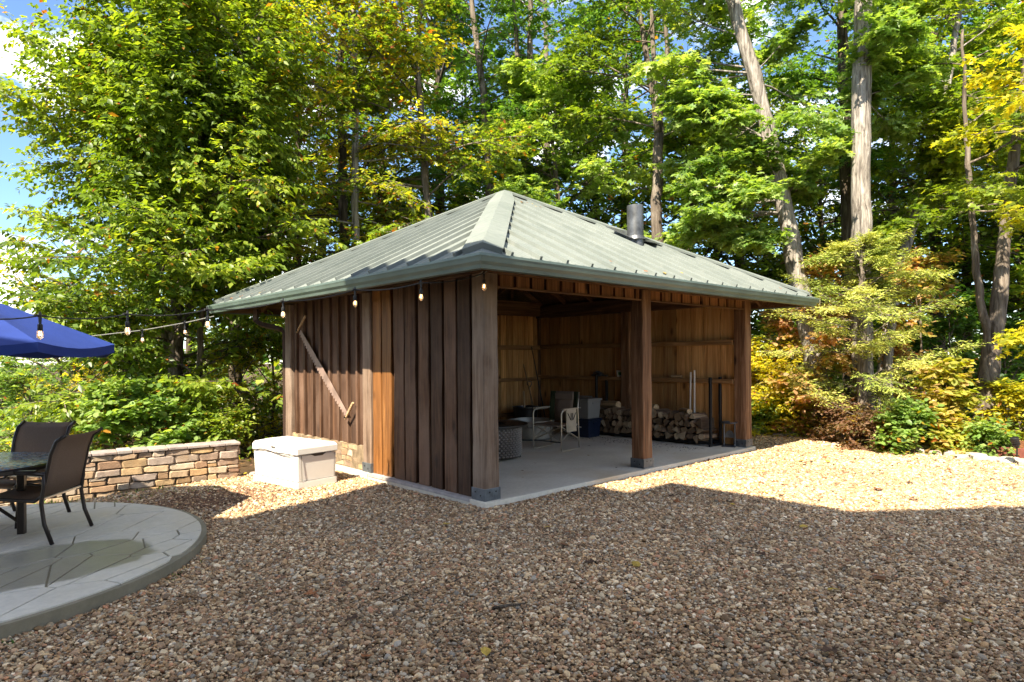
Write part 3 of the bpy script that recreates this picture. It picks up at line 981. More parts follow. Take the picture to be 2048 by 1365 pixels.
mb.build('lower_seam', M['box_seam'], db)
mb = MB(); mb.tube([(-hx*0.80, -hy-0.006, 0.09), (-hx*0.83, -hy-0.006, 0.40)], 0.0035, 5); mb.tube([(hx*0.86, -hy-0.006, 0.09), (hx*0.88, -hy-0.006, 0.40)], 0.0035, 5)
mb.build('panel_seam', M['box_seam'], db)
mb = MB(); mb.box(-hx-0.022, -hx-0.010, -0.03, 0.05, 0.465, 0.485); mb.build('latch', M['box_seam'], lid)

# ------------------------------------------------------------------ crosscut saw on the wall
p_hi, p_lo = on(598, 662, 0, -0.005), on(695, 835, 0, -0.005)
saw = empty('crosscut_saw', (0, 0, 0), 0, 'old rusty two man crosscut saw hung diagonally on the board wall', 'saw')
dv = p_lo - p_hi; LS = np.linalg.norm(dv); dv /= LS
pv = np.array((0, dv[2], -dv[1]))            # across the blade, in the wall plane
if pv[1] < 0: pv = -pv
mb = MB()
poly = []
ns = 30
back = [p_hi + dv*LS*t - pv*(0.052 + 0.012*math.sin(math.pi*t)) for t in np.linspace(0, 1, 12)]
tooth = []
for i in range(ns):
    t0 = 0.02 + 0.96 * i / ns
    t1 = 0.02 + 0.96 * (i + 0.5) / ns
    belly = lambda t: 0.030 + 0.045*math.sin(math.pi*t)
    tooth += [p_hi + dv*LS*t0 + pv*belly(t0), p_hi + dv*LS*t1 + pv*(belly(t1) + 0.0), p_hi + dv*LS*(t1 + 0.004) + pv*(belly(t1) - 0.026), p_hi + dv*LS*(t1 + 0.012) + pv*(belly(t1) - 0.026)]
n_ = len(tooth)
vs, fs = [], []
for i, q in enumerate(tooth):
    t = ((q - p_hi) @ dv) / LS
    vs += [q, p_hi + dv*LS*t - pv*(0.052 + 0.012*math.sin(math.pi*t))]
fs = [(2*i, 2*i+1, 2*i+3, 2*i+2) for i in range(n_ - 1)]
off = np.array((-0.003, 0, 0))
nb = len(vs)
mb.add(vs + [q + off for q in vs], fs + [tuple(j + nb for j in f)[::-1] for f in fs] + [(2*i, 2*i+2, nb+2*i+2, nb+2*i) for i in range(n_-1)] + [(2*i+3, 2*i+1, nb+2*i+1, nb+2*i+3) for i in range(n_-1)])
mb.build('blade', M['saw'], saw)
for (pp, q) in ((p_hi, on(611, 632, 0, -0.03)), (p_lo, on(706, 806, 0, -0.03))):
    e = np.array(q)
    b0 = pp + np.array((-0.02, 0, 0)); d_ = e - b0
    mb = MB(); mb.tube([b0 - d_*0.12, b0 + d_*0.3, b0 + d_*0.6, e], [0.014, 0.018, 0.020, 0.016], 8)
    mb.build('handle', M['handle'], saw, smooth=True, angle=0.8)
    mb = MB(); mb.tube([pp + np.array((0.02, 0, 0)), pp + np.array((-0.05, 0, 0))], 0.011, 8); mb.build('pin', M['screw'], saw)

# ------------------------------------------------------------------ patio furniture
tbl = empty('patio_table', (-4.08, 1.98, 0.03), 0.3, 'round patio table with a blue mosaic top on dark metal legs', 'table')
mb = MB(); mb.lathe([(0.0, 0.0), (0.70, 0.0), (0.715, 0.008), (0.715, 0.030), (0.70, 0.038), (0.0, 0.038)], 48, (0, 0, 0.575), caps=False); top = mb.build('table_top', M['mosaic'], tbl, smooth=True, angle=0.6)
mb = MB(); mb.lathe([(0.722, 0.566), (0.735, 0.575), (0.735, 0.60), (0.716, 0.612), (0.716, 0.566)], 48, (0, 0, 0), caps=False); mb.build('rim', M['frame_brown'], top)
for k in range(4):
    t = k * math.pi/2 + math.radians(-45)
    c, s_ = math.cos(t), math.sin(t)
    mb = MB(); mb.beam((0.46*c, 0.46*s_, 0.0), (0.46*c, 0.46*s_, 0.565), 0.055, 0.055, (c, s_, 0), 1, 0, 0.006); leg = mb.build('leg', M['frame_brown'], tbl)
    mb = MB(); mb.tube([(0.44*c, 0.44*s_, 0.10), (0.30*c, 0.30*s_, 0.22), (0.08*c, 0.08*s_, 0.28), (0.045*c, 0.045*s_, 0.29)], 0.015, 6); mb.build('brace', M['frame_brown'], leg)

um = empty('patio_umbrella', (-4.17, 2.05, 0.03), 0.44, 'navy blue patio umbrella standing over the mosaic table', 'umbrella')
mb = MB(); mb.tube([(0, 0, 0.0), (0, 0, 2.17)], 0.019, 10); mb.build('pole', M['frame_brown'], um)
mb = MB(); mb.lathe([(0.24, 0.0), (0.24, 0.03), (0.10, 0.06), (0.04, 0.14)], 24); mb.build('base', M['black_steel'], um)
NG, RU = 8, 1.24
zu = lambda f: 2.115 - 0.50 * f ** 1.08
vs, fs = [], []
sub = 6
rings = 7
for i in range(rings + 1):
    f = 0.12 + 0.88 * i / rings
    for k in range(NG * sub):
        g = k / sub
        k0 = int(g); fr = g - k0
        a0, a1 = 2*math.pi*k0/NG, 2*math.pi*(k0+1)/NG
        x = RU*f*((1-fr)*math.cos(a0) + fr*math.cos(a1)); y = RU*f*((1-fr)*math.sin(a0) + fr*math.sin(a1))
        vs.append((x, y, zu(f) - 0.045*f*math.sin(math.pi*fr)))
m_ = NG * sub
fs = [(i*m_+k, i*m_+(k+1) % m_, (i+1)*m_+(k+1) % m_, (i+1)*m_+k) for i in range(rings) for k in range(m_)]
b0 = len(vs)
for k in range(m_):
    x, y, z = vs[rings*m_ + k]
    vs.append((x*0.998, y*0.998, z - 0.075))
fs += [(rings*m_+k, rings*m_+(k+1) % m_, b0+(k+1) % m_, b0+k) for k in range(m_)]
mb = MB(); mb.add(vs, fs); can = mb.build('canopy', M['umbrella'], um)
vs, fs = [(0, 0, 2.20)], []
for k in range(NG):
    a0 = 2*math.pi*k/NG; vs.append((0.26*math.cos(a0), 0.26*math.sin(a0), zu(0.2) + 0.045))
mb = MB(); mb.add(vs, [(0, 1+k, 1+(k+1) % NG) for k in range(NG)]); mb.build('vent_cap', M['umbrella'], can)
mb = MB(); mb.lathe([(0.03, 0), (0.03, 0.05), (0.012, 0.08)], 10, (0, 0, 2.19)); mb.build('finial', M['black_plastic'], um)
for k in range(NG):
    a0 = 2*math.pi*k/NG
    mb = MB(); mb.tube([(0.03*math.cos(a0), 0.03*math.sin(a0), 2.07), (RU*0.985*math.cos(a0), RU*0.985*math.sin(a0), zu(1) - 0.018)], 0.008, 5)
    rb = mb.build('rib', M['black_steel'], um)
    mb = MB(); mb.tube([(0.03*math.cos(a0), 0.03*math.sin(a0), 1.60), (RU*0.5*math.cos(a0), RU*0.5*math.sin(a0), zu(0.5) - 0.03)], 0.007, 5); mb.build('strut', M['black_steel'], rb)

def sling_chair(loc, rz, label):
    c = empty('patio_chair', loc, rz, label, 'chair', 'patio chairs around the mosaic table')
    w = 0.27                                        # faces local +x
    for s in (-1, 1):
        y = s * w
        mb = MB(); mb.tube([(-0.30, y*1.06, 0.0), (-0.24, y*1.05, 0.16), (-0.215, y*1.04, 0.33), (-0.235, y*1.03, 0.46), (-0.235, y*1.03, 0.58)], 0.016, 8); mb.build('rear_leg', M['frame_brown'], c, smooth=True)
        mb = MB(); mb.tube([(0.30, y*1.08, 0.0), (0.27, y*1.06, 0.25), (0.25, y*1.06, 0.50), (0.22, y*1.06, 0.565), (0.12, y*1.06, 0.585), (-0.10, y*1.06, 0.575), (-0.24, y*1.05, 0.56)], 0.016, 8); mb.build('front_leg', M['frame_brown'], c, smooth=True)
        mb = MB(); mb.tube([(0.29, y, 0.36), (0.25, y, 0.385), (0.05, y, 0.365), (-0.16, y, 0.345), (-0.215, y, 0.385), (-0.25, y, 0.55), (-0.285, y, 0.72), (-0.325, y, 0.82), (-0.40, y, 0.87)], 0.015, 8); mb.build('side_rail', M['frame_brown'], c, smooth=True)
        mb = MB(); mb.beam((0.20, y*1.06, 0.595), (-0.18, y*1.06, 0.590), 0.012, 0.05, (0, 0, 1), 1, 0, 0.004); mb.build('armrest', M['frame_brown'], c)
    for (x, z) in ((-0.215, 0.36), (0.24, 0.345)):
        mb = MB(); mb.tube([(x, -w*1.03, z), (x, w*1.03, z)], 0.011, 6); mb.build('cross_bar', M['chair_tube'] if x < 0 else M['frame_brown'], c)
    def cloth(path, name):
        vs, fs = [], []
        nn = 6
        for (x, z) in path:
            for k in range(nn + 1):
                vs.append((x, -w + 2*w*k/nn, z - 0.010*math.sin(math.pi*k/nn)))
        for i in range(len(path) - 1):
            for k in range(nn):
                fs.append((i*(nn+1)+k, i*(nn+1)+k+1, (i+1)*(nn+1)+k+1, (i+1)*(nn+1)+k))
        mb = MB(); mb.add(vs, fs)
        o = mb.build(name, M['sling'], c, smooth=True)
        md = o.modifiers.new('thick', 'SOLIDIFY'); md.thickness = 0.004
    cloth([(0.285, 0.362), (0.25, 0.385), (0.05, 0.365), (-0.14, 0.347)], 'seat_sling')
    cloth([(-0.215, 0.385), (-0.25, 0.55), (-0.285, 0.72), (-0.325, 0.82), (-0.40, 0.87)], 'back_sling')
    return c
sling_chair((-3.60, 1.585, 0.03), math.radians(143), 'brown sling patio chair at the table with its back to the gravel yard')
sling_chair((-3.66, 2.42, 0.03), math.radians(222), 'brown sling patio chair across the table, its back to the garden wall')

# ------------------------------------------------------------------ things in the shed
# woven fire table
fp_ = empty('fire_table', (1.965, 2.125, 0.0), 0.2, 'round woven wicker fire table with a dark top behind the corner post', 'fire table')
mb = MB(); mb.lathe([(0.395, 0.03), (0.405, 0.10), (0.405, 0.42), (0.395, 0.475)], 40); drum = mb.build('drum', M['frame_brown'], fp_, smooth=True, angle=0.7)
nst, nrow = 40, 13
mb = MB()
for r in range(nrow):
    for k in range(nst):
        t0 = 2*math.pi*(k + 0.5*(r % 2))/nst; t1 = t0 + 2*math.pi*0.78/nst; tm_ = (t0+t1)/2
        z0 = 0.055 + r*0.0318; z1 = z0 + 0.023
        Rm = 0.426
        p = lambda t, R, z: (R*math.cos(t), R*math.sin(t), z)
        mb.add([p(t0, 0.404, z0), p(tm_, Rm, z0), p(t1, 0.404, z0), p(t0, 0.404, z1), p(tm_, Rm, z1), p(t1, 0.404, z1)], [(0,1,4,3), (1,2,5,4), (0,2,1), (3,4,5)])
wv = mb.build('weave', M['wicker'], drum); wv['kind'] = 'stuff'
mb = MB(); mb.lathe([(0.0, 0.485), (0.50, 0.485), (0.515, 0.495), (0.515, 0.515), (0.50, 0.525), (0.20, 0.525), (0.19, 0.50), (0.0, 0.50)], 44, caps=False); mb.build('top', M['black_steel'], fp_, smooth=True, angle=0.5)
for k in range(4):
    t = math.pi/4 + k*math.pi/2
    mb = MB(); mb.beam((0.385*math.cos(t), 0.385*math.sin(t), 0), (0.385*math.cos(t), 0.385*math.sin(t), 0.09), 0.05, 0.05, (1, 0, 0), 1, 0, 0.005); mb.build('foot', M['black_plastic'], fp_)

# galvanised tub
tub = empty('galvanised_tub', (3.95, 3.35, 0.0), 0, 'round galvanised steel tub on the floor behind the camp chair', 'tub')
mb = MB(); mb.lathe([(0.0, 0.012), (0.36, 0.012), (0.42, 0.33), (0.435, 0.335), (0.435, 0.35), (0.41, 0.35), (0.35, 0.03), (0.0, 0.03)], 36, caps=False); mb.build('shell', flat('dull_zinc', (0.33, 0.31, 0.27), 0.5, 0.5, 0.5, 6, 0.3), tub, smooth=True, angle=0.6)
mb = MB(); mb.lathe([(0.365, 0.0), (0.37, 0.03), (0.355, 0.03), (0.35, 0.0)], 36, caps=False); mb.build('foot_ring', M['galv'], tub)
for t in (math.radians(225), math.radians(45)):
    c, s_ = math.cos(t), math.sin(t)
    mb = MB(); mb.tube([(0.405*c - 0.06*s_, 0.405*s_ + 0.06*c, 0.27), (0.45*c - 0.06*s_, 0.45*s_ + 0.06*c, 0.245), (0.45*c + 0.06*s_, 0.45*s_ - 0.06*c, 0.245), (0.405*c + 0.06*s_, 0.405*s_ - 0.06*c, 0.27)], 0.008, 6); mb.build('handle', M['galv'], tub)

# folding camp chair
cc = empty('camp_chair', (3.325, 2.125, 0.0), math.radians(181), 'folding tan canvas camp chair with arm pockets on the slab', 'chair')
# local: faces +x ; width along y
for s in (-1, 1):
    y = s * 0.285
    T = M['chair_tube']
    mb = MB(); mb.tube([(0.24, y, 0.02), (0.24, y, 0.30), (0.24, y, 0.58), (0.225, y, 0.625), (0.185, y, 0.645), (-0.13, y, 0.645)], 0.0125, 8); mb.build('front_leg', T, cc, smooth=True)
    mb = MB(); mb.tube([(-0.24, y, 0.02), (-0.22, y, 0.40), (-0.20, y, 0.645), (-0.245, y, 0.92)], 0.0125, 8); mb.build('rear_leg', T, cc, smooth=True)
    mb = MB(); mb.tube([(0.24, y, 0.012), (-0.24, y, 0.012)], 0.0115, 6); mb.build('foot_rail', T, cc)
    mb = MB(); mb.beam((0.21, y, 0.662), (-0.17, y, 0.662), 0.024, 0.055, (0, 0, 1), 2, 0, 0.008); mb.build('armrest', M['chair_tan'], cc)
    mb = MB(); mb.tube([(0.235, y*0.96, 0.40), (-0.225, y*0.96, 0.17)], 0.009, 6); mb.tube([(-0.215, y*0.96, 0.40), (0.235, y*0.96, 0.17)], 0.009, 6); mb.build('side_brace', T, cc)
for x in (0.232, -0.212):
    mb = MB(); mb.tube([(x, -0.285, 0.40), (x, 0.285, 0.15)], 0.009, 6); mb.tube([(x+0.012, 0.285, 0.40), (x+0.012, -0.285, 0.15)], 0.009, 6); mb.build('cross_brace', T, cc)
mb = MB(); mb.tube([(0.24, -0.285, 0.145), (0.24, 0.285, 0.145)], 0.010, 6); mb.build('front_stretcher', M['black_steel'], cc)
mb = MB()
vs = []
for i, x in enumerate((0.245, 0.10, -0.06, -0.20)):
    for k in range(7):
        vs.append((x, -0.275 + 0.55*k/6, 0.415 - 0.035*math.sin(math.pi*k/6)*math.sin(math.pi*(i+0.6)/4)))
mb.add(vs, [(i*7+k, i*7+k+1, (i+1)*7+k+1, (i+1)*7+k) for i in range(3) for k in range(6)])
so = mb.build('seat', M['chair_brown'], cc, smooth=True); so.modifiers.new('t', 'SOLIDIFY').thickness = 0.02
def back_panel(y0, y1, mat, name, z0=0.44, z1=0.925, bulge=0.03):
    vs = []
    for i in range(6):
        z = z0 + (z1 - z0) * i / 5
        x = -0.20 - 0.045 * max(0, (z - 0.645) / 0.275)
        for k in range(5):
            yy = y0 + (y1 - y0)*k/4
            vs.append((x - bulge*math.cos(yy/0.285*math.pi/2), yy, z))
    mb = MB(); mb.add(vs, [(i*5+k, i*5+k+1, (i+1)*5+k+1, (i+1)*5+k) for i in range(5) for k in range(4)])
    o = mb.build(name, mat, cc, smooth=True); o.modifiers.new('t', 'SOLIDIFY').thickness = 0.015
    return o
back_panel(-0.19, 0.19, M['chair_brown'], 'back_panel')
back_panel(-0.287, -0.19, M['chair_green'], 'back_side')
back_panel(0.19, 0.287, M['chair_green'], 'back_side')
mb = MB(); mb.beam((-0.225, -0.18, 0.845), (-0.225, 0.18, 0.845), 0.10, 0.03, (0, 0, 1), 3, 0.003, 0.01); mb.build('head_pad', M['chair_brown'], cc)
# pocket hanging outside the near arm
mb = MB(); mb.beam((0.0, 0.302, 0.66), (0.0, 0.306, 0.30), 0.27, 0.016, (1, 0, 0), 4, 0.003, 0.005); pk = mb.build('arm_pocket', M['chair_tan'], cc)
mb = MB(); mb.box(-0.11, 0.11, 0.312, 0.322, 0.32, 0.475); mb.build('pouch', M['chair_tan'], pk, bevel=0.004)
for (a, b) in (((-0.11, 0.318, 0.60), (-0.03, 0.318, 0.49)), ((0.11, 0.318, 0.60), (0.03, 0.318, 0.49)), ((-0.02, 0.318, 0.60), (-0.02, 0.318, 0.48)), ((0.02, 0.318, 0.60), (0.02, 0.318, 0.48))):
    mb = MB(); mb.tube([a, b], 0.006, 5); mb.build('strap', M['black_plastic'], pk)
cc.rotation_euler = (0, 0, math.radians(186))

# totes
def tote(name, loc, rz, mat, label, lidmat, h=0.36):
    t = empty(name, loc, rz, label, 'storage tote')
    mb = MB(); a, b = 0.19, 0.24
    mb.add([(-a*0.88,-b*0.9,0),(a*0.88,-b*0.9,0),(a*0.88,b*0.9,0),(-a*0.88,b*0.9,0),(-a,-b,h-0.05),(a,-b,h-0.05),(a,b,h-0.05),(-a,b,h-0.05)], [(0,3,2,1),(4,5,6,7),(0,1,5,4),(1,2,6,5),(2,3,7,6),(3,0,4,7)])
    mb.build('tub', mat, t, bevel=0.015)
    mb = MB(); mb.box(-a-0.015, a+0.015, -b-0.015, b+0.015, h-0.052, h-0.01); mb.build('lid', lidmat, t, bevel=0.008)
    for s in (-1, 1):
        mb = MB(); mb.box(-0.06, 0.06, s*(b+0.004)-0.012, s*(b+0.004)+0.012, h-0.115, h-0.075); mb.build('handle', lidmat, t, bevel=0.004)
    mb = MB(); mb.box(-a*0.955-0.006, -a*0.955, -0.06, 0.03, h*0.50, h*0.50+0.02); mb.build('label', M['white_plastic'], t)
    return t
tote('storage_tote', (4.88, 2.86, 0.0), 0.06, M['navy_tote'], 'dark blue plastic tote under a grey tote beside the firewood', M['navy_tote'])
tote('storage_tote', (4.88, 2.86, 0.352), 0.03, M['grey_tote'], 'grey plastic tote stacked on a dark blue tote', M['grey_tote'], 0.38)
tote('storage_tote', (5.22, 3.38, 0.0), -0.05, M['navy_tote'], 'dark tote in the back corner under a grey tote, behind the blue one', M['navy_tote'])
tote('storage_tote', (5.22, 3.38, 0.352), 0.0, M['grey_tote'], 'grey tote near the back corner behind the stacked totes', M['grey_tote'], 0.38)

# firewood rack
rk = empty('firewood_rack', (5.40, 1.66, 0.0), 0, 'long black steel firewood rack with four uprights along the side wall', 'rack')
ya, yb_ = -1.21, 1.21
for x in (-0.16, 0.15):
    mb = MB(); mb.beam((x, ya, 0.055), (x, yb_, 0.055), 0.05, 0.05, (1, 0, 0), 1, 0, 0.005); mb.build('rail', M['black_steel'], rk)
for y in (ya, yb_):
    for x in (-0.16, 0.15):
        mb = MB(); mb.beam((x, y, 0.0), (x, y, 1.14), 0.045, 0.045, (1, 0, 0), 1, 0, 0.005); mb.build('upright', M['black_steel'], rk)
    mb = MB(); mb.beam((-0.2, y, 0.02), (0.19, y, 0.02), 0.04, 0.035, (0, 0, 1), 1, 0, 0.004); mb.build('foot', M['black_steel'], rk)

def make_log(length, r, kind, seed):
    r_ = random.Random(seed)
    n = {0: 3, 1: 4, 2: 5, 3: 8}[kind]
    if kind == 0: pr = [(-1.0, -0.55), (1.0, -0.6), (0.55, 0.45), (0.0, 0.85), (-0.6, 0.4)]
    elif kind == 1: pr = [(-0.95, -0.5), (0.9, -0.65), (0.95, 0.5), (-0.7, 0.75)]
    elif kind == 2: pr = [(-0.1, -0.85), (0.85, -0.35), (0.8, 0.5), (0.1, 0.9), (-0.75, 0.45), (-0.8, -0.4)]
    else: pr = [(math.cos(t)*0.9, math.sin(t)*0.9) for t in np.linspace(0, 2*math.pi, 9)[:-1]]
    pr = [(a + r_.uniform(-0.12, 0.12), b + r_.uniform(-0.12, 0.12)) for a, b in pr]
    k = len(pr)
    vs, fs = [], []
    for i in range(3):
        x = length * (i/2 - 0.5)
        sc = r * r_.uniform(0.92, 1.05)
        for a, b in pr: vs.append((x + r_.uniform(-0.008, 0.008), a*sc, b*sc))
    for i in range(2):
        for j in range(k): fs.append((i*k+j, i*k+(j+1) % k, (i+1)*k+(j+1) % k, (i+1)*k+j))
    fs += [tuple(range(k))[::-1], tuple(2*k + j for j in range(k))]
    me = bpy.data.meshes.new('firewood_log')
    me.from_pydata(vs, [], fs)
    me.materials.append(M['log_bark']); me.materials.append(M['log_end'])
    me.polygons[len(fs)-1].material_index = 1; me.polygons[len(fs)-2].material_index = 1
    return me
def log_end():
    t = NT('log_end')
    oi = t.node('ShaderNodeObjectInfo')
    c = t.ramp(oi.outputs['Random'], [(0.0, (0.10,0.065,0.04)), (0.35, (0.22,0.15,0.09)), (0.7, (0.36,0.26,0.165)), (1.0, (0.50,0.39,0.26))])
    a = t.noise(t.coords(), 30, 4, 0.7)
    c = t.mix(0.7, c, t.ramp(a.outputs['Fac'], [(0.3, 0.55), (0.7, 1.2)]), 'MULTIPLY')
    return t.done(c, 0.85, 0, 0.2, t.bump(a.outputs['Fac'], 0.5, 0.01))
M['log_end'] = log_end()
log_meshes = [make_log(0.40 + 0.02*(i % 3), 0.068, i % 4 if i % 4 != 3 or i % 8 == 3 else 1, i) for i in range(14)]
pale_mesh = make_log(0.42, 0.07, 2, 99)
pale_mesh.materials.clear(); pale_mesh.materials.append(M['log_pale']); pale_mesh.materials.append(M['log_end'])
rl = random.Random(21)
z = 0.080
row = 0
while row < 4:
    y = 0.52 + 0.03*(row % 2) + (0.05*row if row > 2 else 0)
    yend = 2.80
    h_row = 0.112
    while y < yend:
        wv_ = rl.uniform(0.095, 0.165)
        top_y = 0.10*math.sin(y*1.9) if row == 3 else 0
        me = rl.choice(log_meshes)
        if row == 3 and (rl.random() < 0.2): y += wv_; continue
        o = bpy.data.objects.new('firewood_log', me)
        COL.objects.link(o)
        s = wv_ / 0.125
        o.scale = (rl.uniform(0.92, 1.05), s, s * rl.uniform(0.86, 1.0))
        o.location = (5.37 + rl.uniform(-0.04, 0.03), y + wv_/2, z + 0.058 + rl.uniform(-0.012, 0.012))
        o.rotation_euler = (rl.uniform(0, 6.28), rl.uniform(-0.06, 0.06), rl.uniform(-0.12, 0.12))
        tag(o, 'split firewood log stacked in the black steel rack', 'log', 'split logs stacked in the rack')
        y += wv_ * 0.97
    z += h_row
    row += 1
for (y, zz, rz, lab, sc) in ((2.60, 0.585, 1.35, 'thick pale log lying crosswise on the far end of the firewood stack', 1.1), (1.72, 0.575, 1.25, 'pale split log lying lengthwise on top of the stack beside the timber post', 1.0), (0.98, 0.55, 1.0, 'short pale log lying askew on the low near end of the stack', 0.8)):
    o = bpy.data.objects.new('firewood_log', pale_mesh); COL.objects.link(o)
    o.location = (5.33, y, zz); o.rotation_euler = (0.3, 0.03, rz); o.scale = (sc, sc, sc)
    tag(o, lab, 'log')

# leaning poles, tools, shelf things
def pole(name, p0, p1, r, mat, label, cat='pole', group=None):
    mb = MB(); mb.tube([p0, (np.array(p0)*0.5 + np.array(p1)*0.5), p1], [r*1.05, r, r*0.9], 8)
    return tag(mb.build(name, mat, smooth=True, angle=0.8), label, cat, group)
pole('wooden_pole', (5.585, 1.06, 0.0), on(1381.5, 745, 0, 5.512), 0.016, M['white_plastic'], 'shorter pale pole leaning on the side wall behind the firewood', 'pole')
pole('wooden_pole', (5.59, 0.97, 0.0), on(1389, 741, 0, 5.512), 0.017, M['white_plastic'], 'taller pale pole leaning on the side wall behind the firewood', 'pole')
bn = empty('black_bin', (4.55, 4.12, 0.0), 0, 'round black bin in the back corner holding tools', 'bin')
mb = MB(); mb.lathe([(0.0, 0.01), (0.20, 0.0), (0.25, 0.50), (0.265, 0.505), (0.265, 0.52), (0.235, 0.52), (0.19, 0.03), (0.0, 0.03)], 28, caps=False); mb.build('shell', M['black_plastic'], bn, smooth=True, angle=0.6)
mb = MB(); mb.lathe([(0.256, 0.46), (0.262, 0.47), (0.256, 0.48)], 28, caps=False); mb.build('band', M['black_steel'], bn)
ax = empty('splitting_axe', (4.45, 4.05, 0.0), 0, 'axe standing in the black bin with its pale wooden handle up', 'axe')
mb = MB(); mb.tube([(0, 0, 0.05), (0.01, 0.005, 0.45), (0.0, 0.02, 0.83)], [0.014, 0.017, 0.020], 8); mb.build('handle', M['handle'], ax, smooth=True)
mb = MB(); mb.add([(-0.03,-0.02,0.04),(0.09,-0.005,0.03),(0.09,0.005,0.03),(-0.03,0.02,0.04),(-0.03,-0.02,0.10),(0.09,-0.005,0.12),(0.09,0.005,0.12),(-0.03,0.02,0.10)], [(0,3,2,1),(4,5,6,7),(0,1,5,4),(1,2,6,5),(2,3,7,6),(3,0,4,7)]); mb.build('head', M['black_steel'], ax)
sh = empty('shovel', (4.95, 4.30, 0.0), 0, 'shovel with a D handle leaning in the dark back corner', 'shovel')
mb = MB(); mb.tube([(0, 0, 0.22), (0.10, 0.22, 0.86)], 0.016, 8); mb.build('shaft', M['handle'], sh)
mb = MB(); mb.tube([(0.10, 0.22, 0.86), (0.045, 0.225, 0.93), (0.055, 0.24, 0.985), (0.175, 0.24, 0.985), (0.165, 0.225, 0.93), (0.10, 0.22, 0.86)], 0.011, 6); mb.build('grip', M['galv'], sh)
mb = MB(); mb.add([(-0.09,0.0,0.24),(0.09,0.0,0.24),(0.08,-0.05,0.08),(0.0,-0.07,0.0),(-0.08,-0.05,0.08),(0.0,0.02,0.24),(0.0,-0.03,0.08)], [(0,5,6,4),(5,1,2,6),(4,6,3),(6,2,3)])
so = mb.build('blade', M['black_steel'], sh); so.modifiers.new('t', 'SOLIDIFY').thickness = 0.003
pole('rake_handle', (4.86, 4.05, 0.0), on(1047, 729, 1, 4.672), 0.013, M['handle'], 'thin reddish tool handle leaning on the planks of the back wall', 'tool')
pole('iron_bar', (5.30, 4.25, 0.0), on(1063, 694, 1, 4.672), 0.011, M['black_steel'], 'long black iron bar leaning in the back corner', 'tool')
ch = empty('chain_coil', (5.565, 3.10, 1.108), 0, 'heap of dark chain lying on the wall shelf', 'chain')
for i in range(16):
    t = i * 0.9
    c = np.array((0.02*math.sin(t*2.1), -0.14 + 0.28*i/15, 0.012 + 0.075*math.sin(math.pi*i/15)))
    ringp = [c + np.array((0.018*math.cos(q), 0.026*math.sin(q)*math.cos(t), 0.022*math.sin(q)*math.sin(t))) for q in np.linspace(0, 2*math.pi, 9)]
    mb = MB(); mb.tube(ringp, 0.007, 5, caps=False); mb.build('link', M['galv'], ch)
mb = MB(); mb.lathe([(0.0, 0.0), (0.05, 0.0), (0.11, 0.02), (0.06, 0.05), (0.0, 0.06)], 12, caps=False)
cho = mb.build('pile', M['black_steel'], ch, smooth=True)
wt = empty('plastic_pail', (5.572, 2.58, 1.108), 0.2, 'small white plastic pail with a green label on the wall shelf', 'pail')
mb = MB(); mb.lathe([(0.0, 0.0), (0.042, 0.0), (0.05, 0.105), (0.054, 0.108), (0.054, 0.12), (0.0, 0.124)], 20, caps=False); mb.build('body', M['white_plastic'], wt, smooth=True, angle=0.6)
mb = MB(); mb.lathe([(0.0455, 0.03), (0.0505, 0.09)], 20, caps=False)
lb = MB()
for i in range(6):
    t0, t1 = math.pi + 0.1 + 0.22*i, math.pi + 0.1 + 0.22*(i+1)
    lb.add([(0.0475*math.cos(t0), 0.0475*math.sin(t0), 0.035), (0.0475*math.cos(t1), 0.0475*math.sin(t1), 0.035), (0.0512*math.cos(t1), 0.0512*math.sin(t1), 0.09), (0.0512*math.cos(t0), 0.0512*math.sin(t0), 0.09)], [(0,1,2,3)])
lb.build('label', M['green_label'], wt)
o = bpy.data.objects.new('wood_offcut', pale_mesh); COL.objects.link(o)
o.location = (5.565, 1.30, 1.135); o.rotation_euler = (0.3, 0, math.pi/2); o.scale = (0.5, 0.45, 0.4)
tag(o, 'small pale wood offcut resting on the side wall girt', 'wood')
# kindling splitter
ks = empty('kindling_splitter', (5.52, 0.27, 0.0), math.radians(20), 'small cast iron kindling splitter stand on the slab beside the end post', 'splitter')
mb = MB(); mb.box(-0.13, 0.13, -0.11, 0.11, 0.0, 0.014); mb.build('base', M['galv'], ks, bevel=0.004)
for y in (-0.085, 0.085):
    mb = MB(); mb.tube([(0, y, 0.012), (0, y, 0.385)], 0.013, 8); mb.build('upright', M['galv'], ks)
    mb = MB(); mb.tube([(-0.10, y, 0.012), (0, y, 0.075)], 0.008, 5); mb.tube([(0.10, y, 0.012), (0, y, 0.075)], 0.008, 5); mb.build('gusset', M['galv'], ks)
mb = MB(); mb.tube([(0.12*math.cos(t), 0.12*math.sin(t), 0.392) for t in np.linspace(0, 2*math.pi, 25)], 0.012, 8, caps=False); mb.build('ring', M['galv'], ks, smooth=True)
mb = MB(); mb.prism([(0, -0.075, 0.14), (0, 0.075, 0.14), (0, 0.07, 0.20), (0, 0.04, 0.245), (0, 0, 0.262), (0, -0.04, 0.245), (0, -0.07, 0.20)], (0.012, 0, 0)); mb.build('wedge', M['galv'], ks)

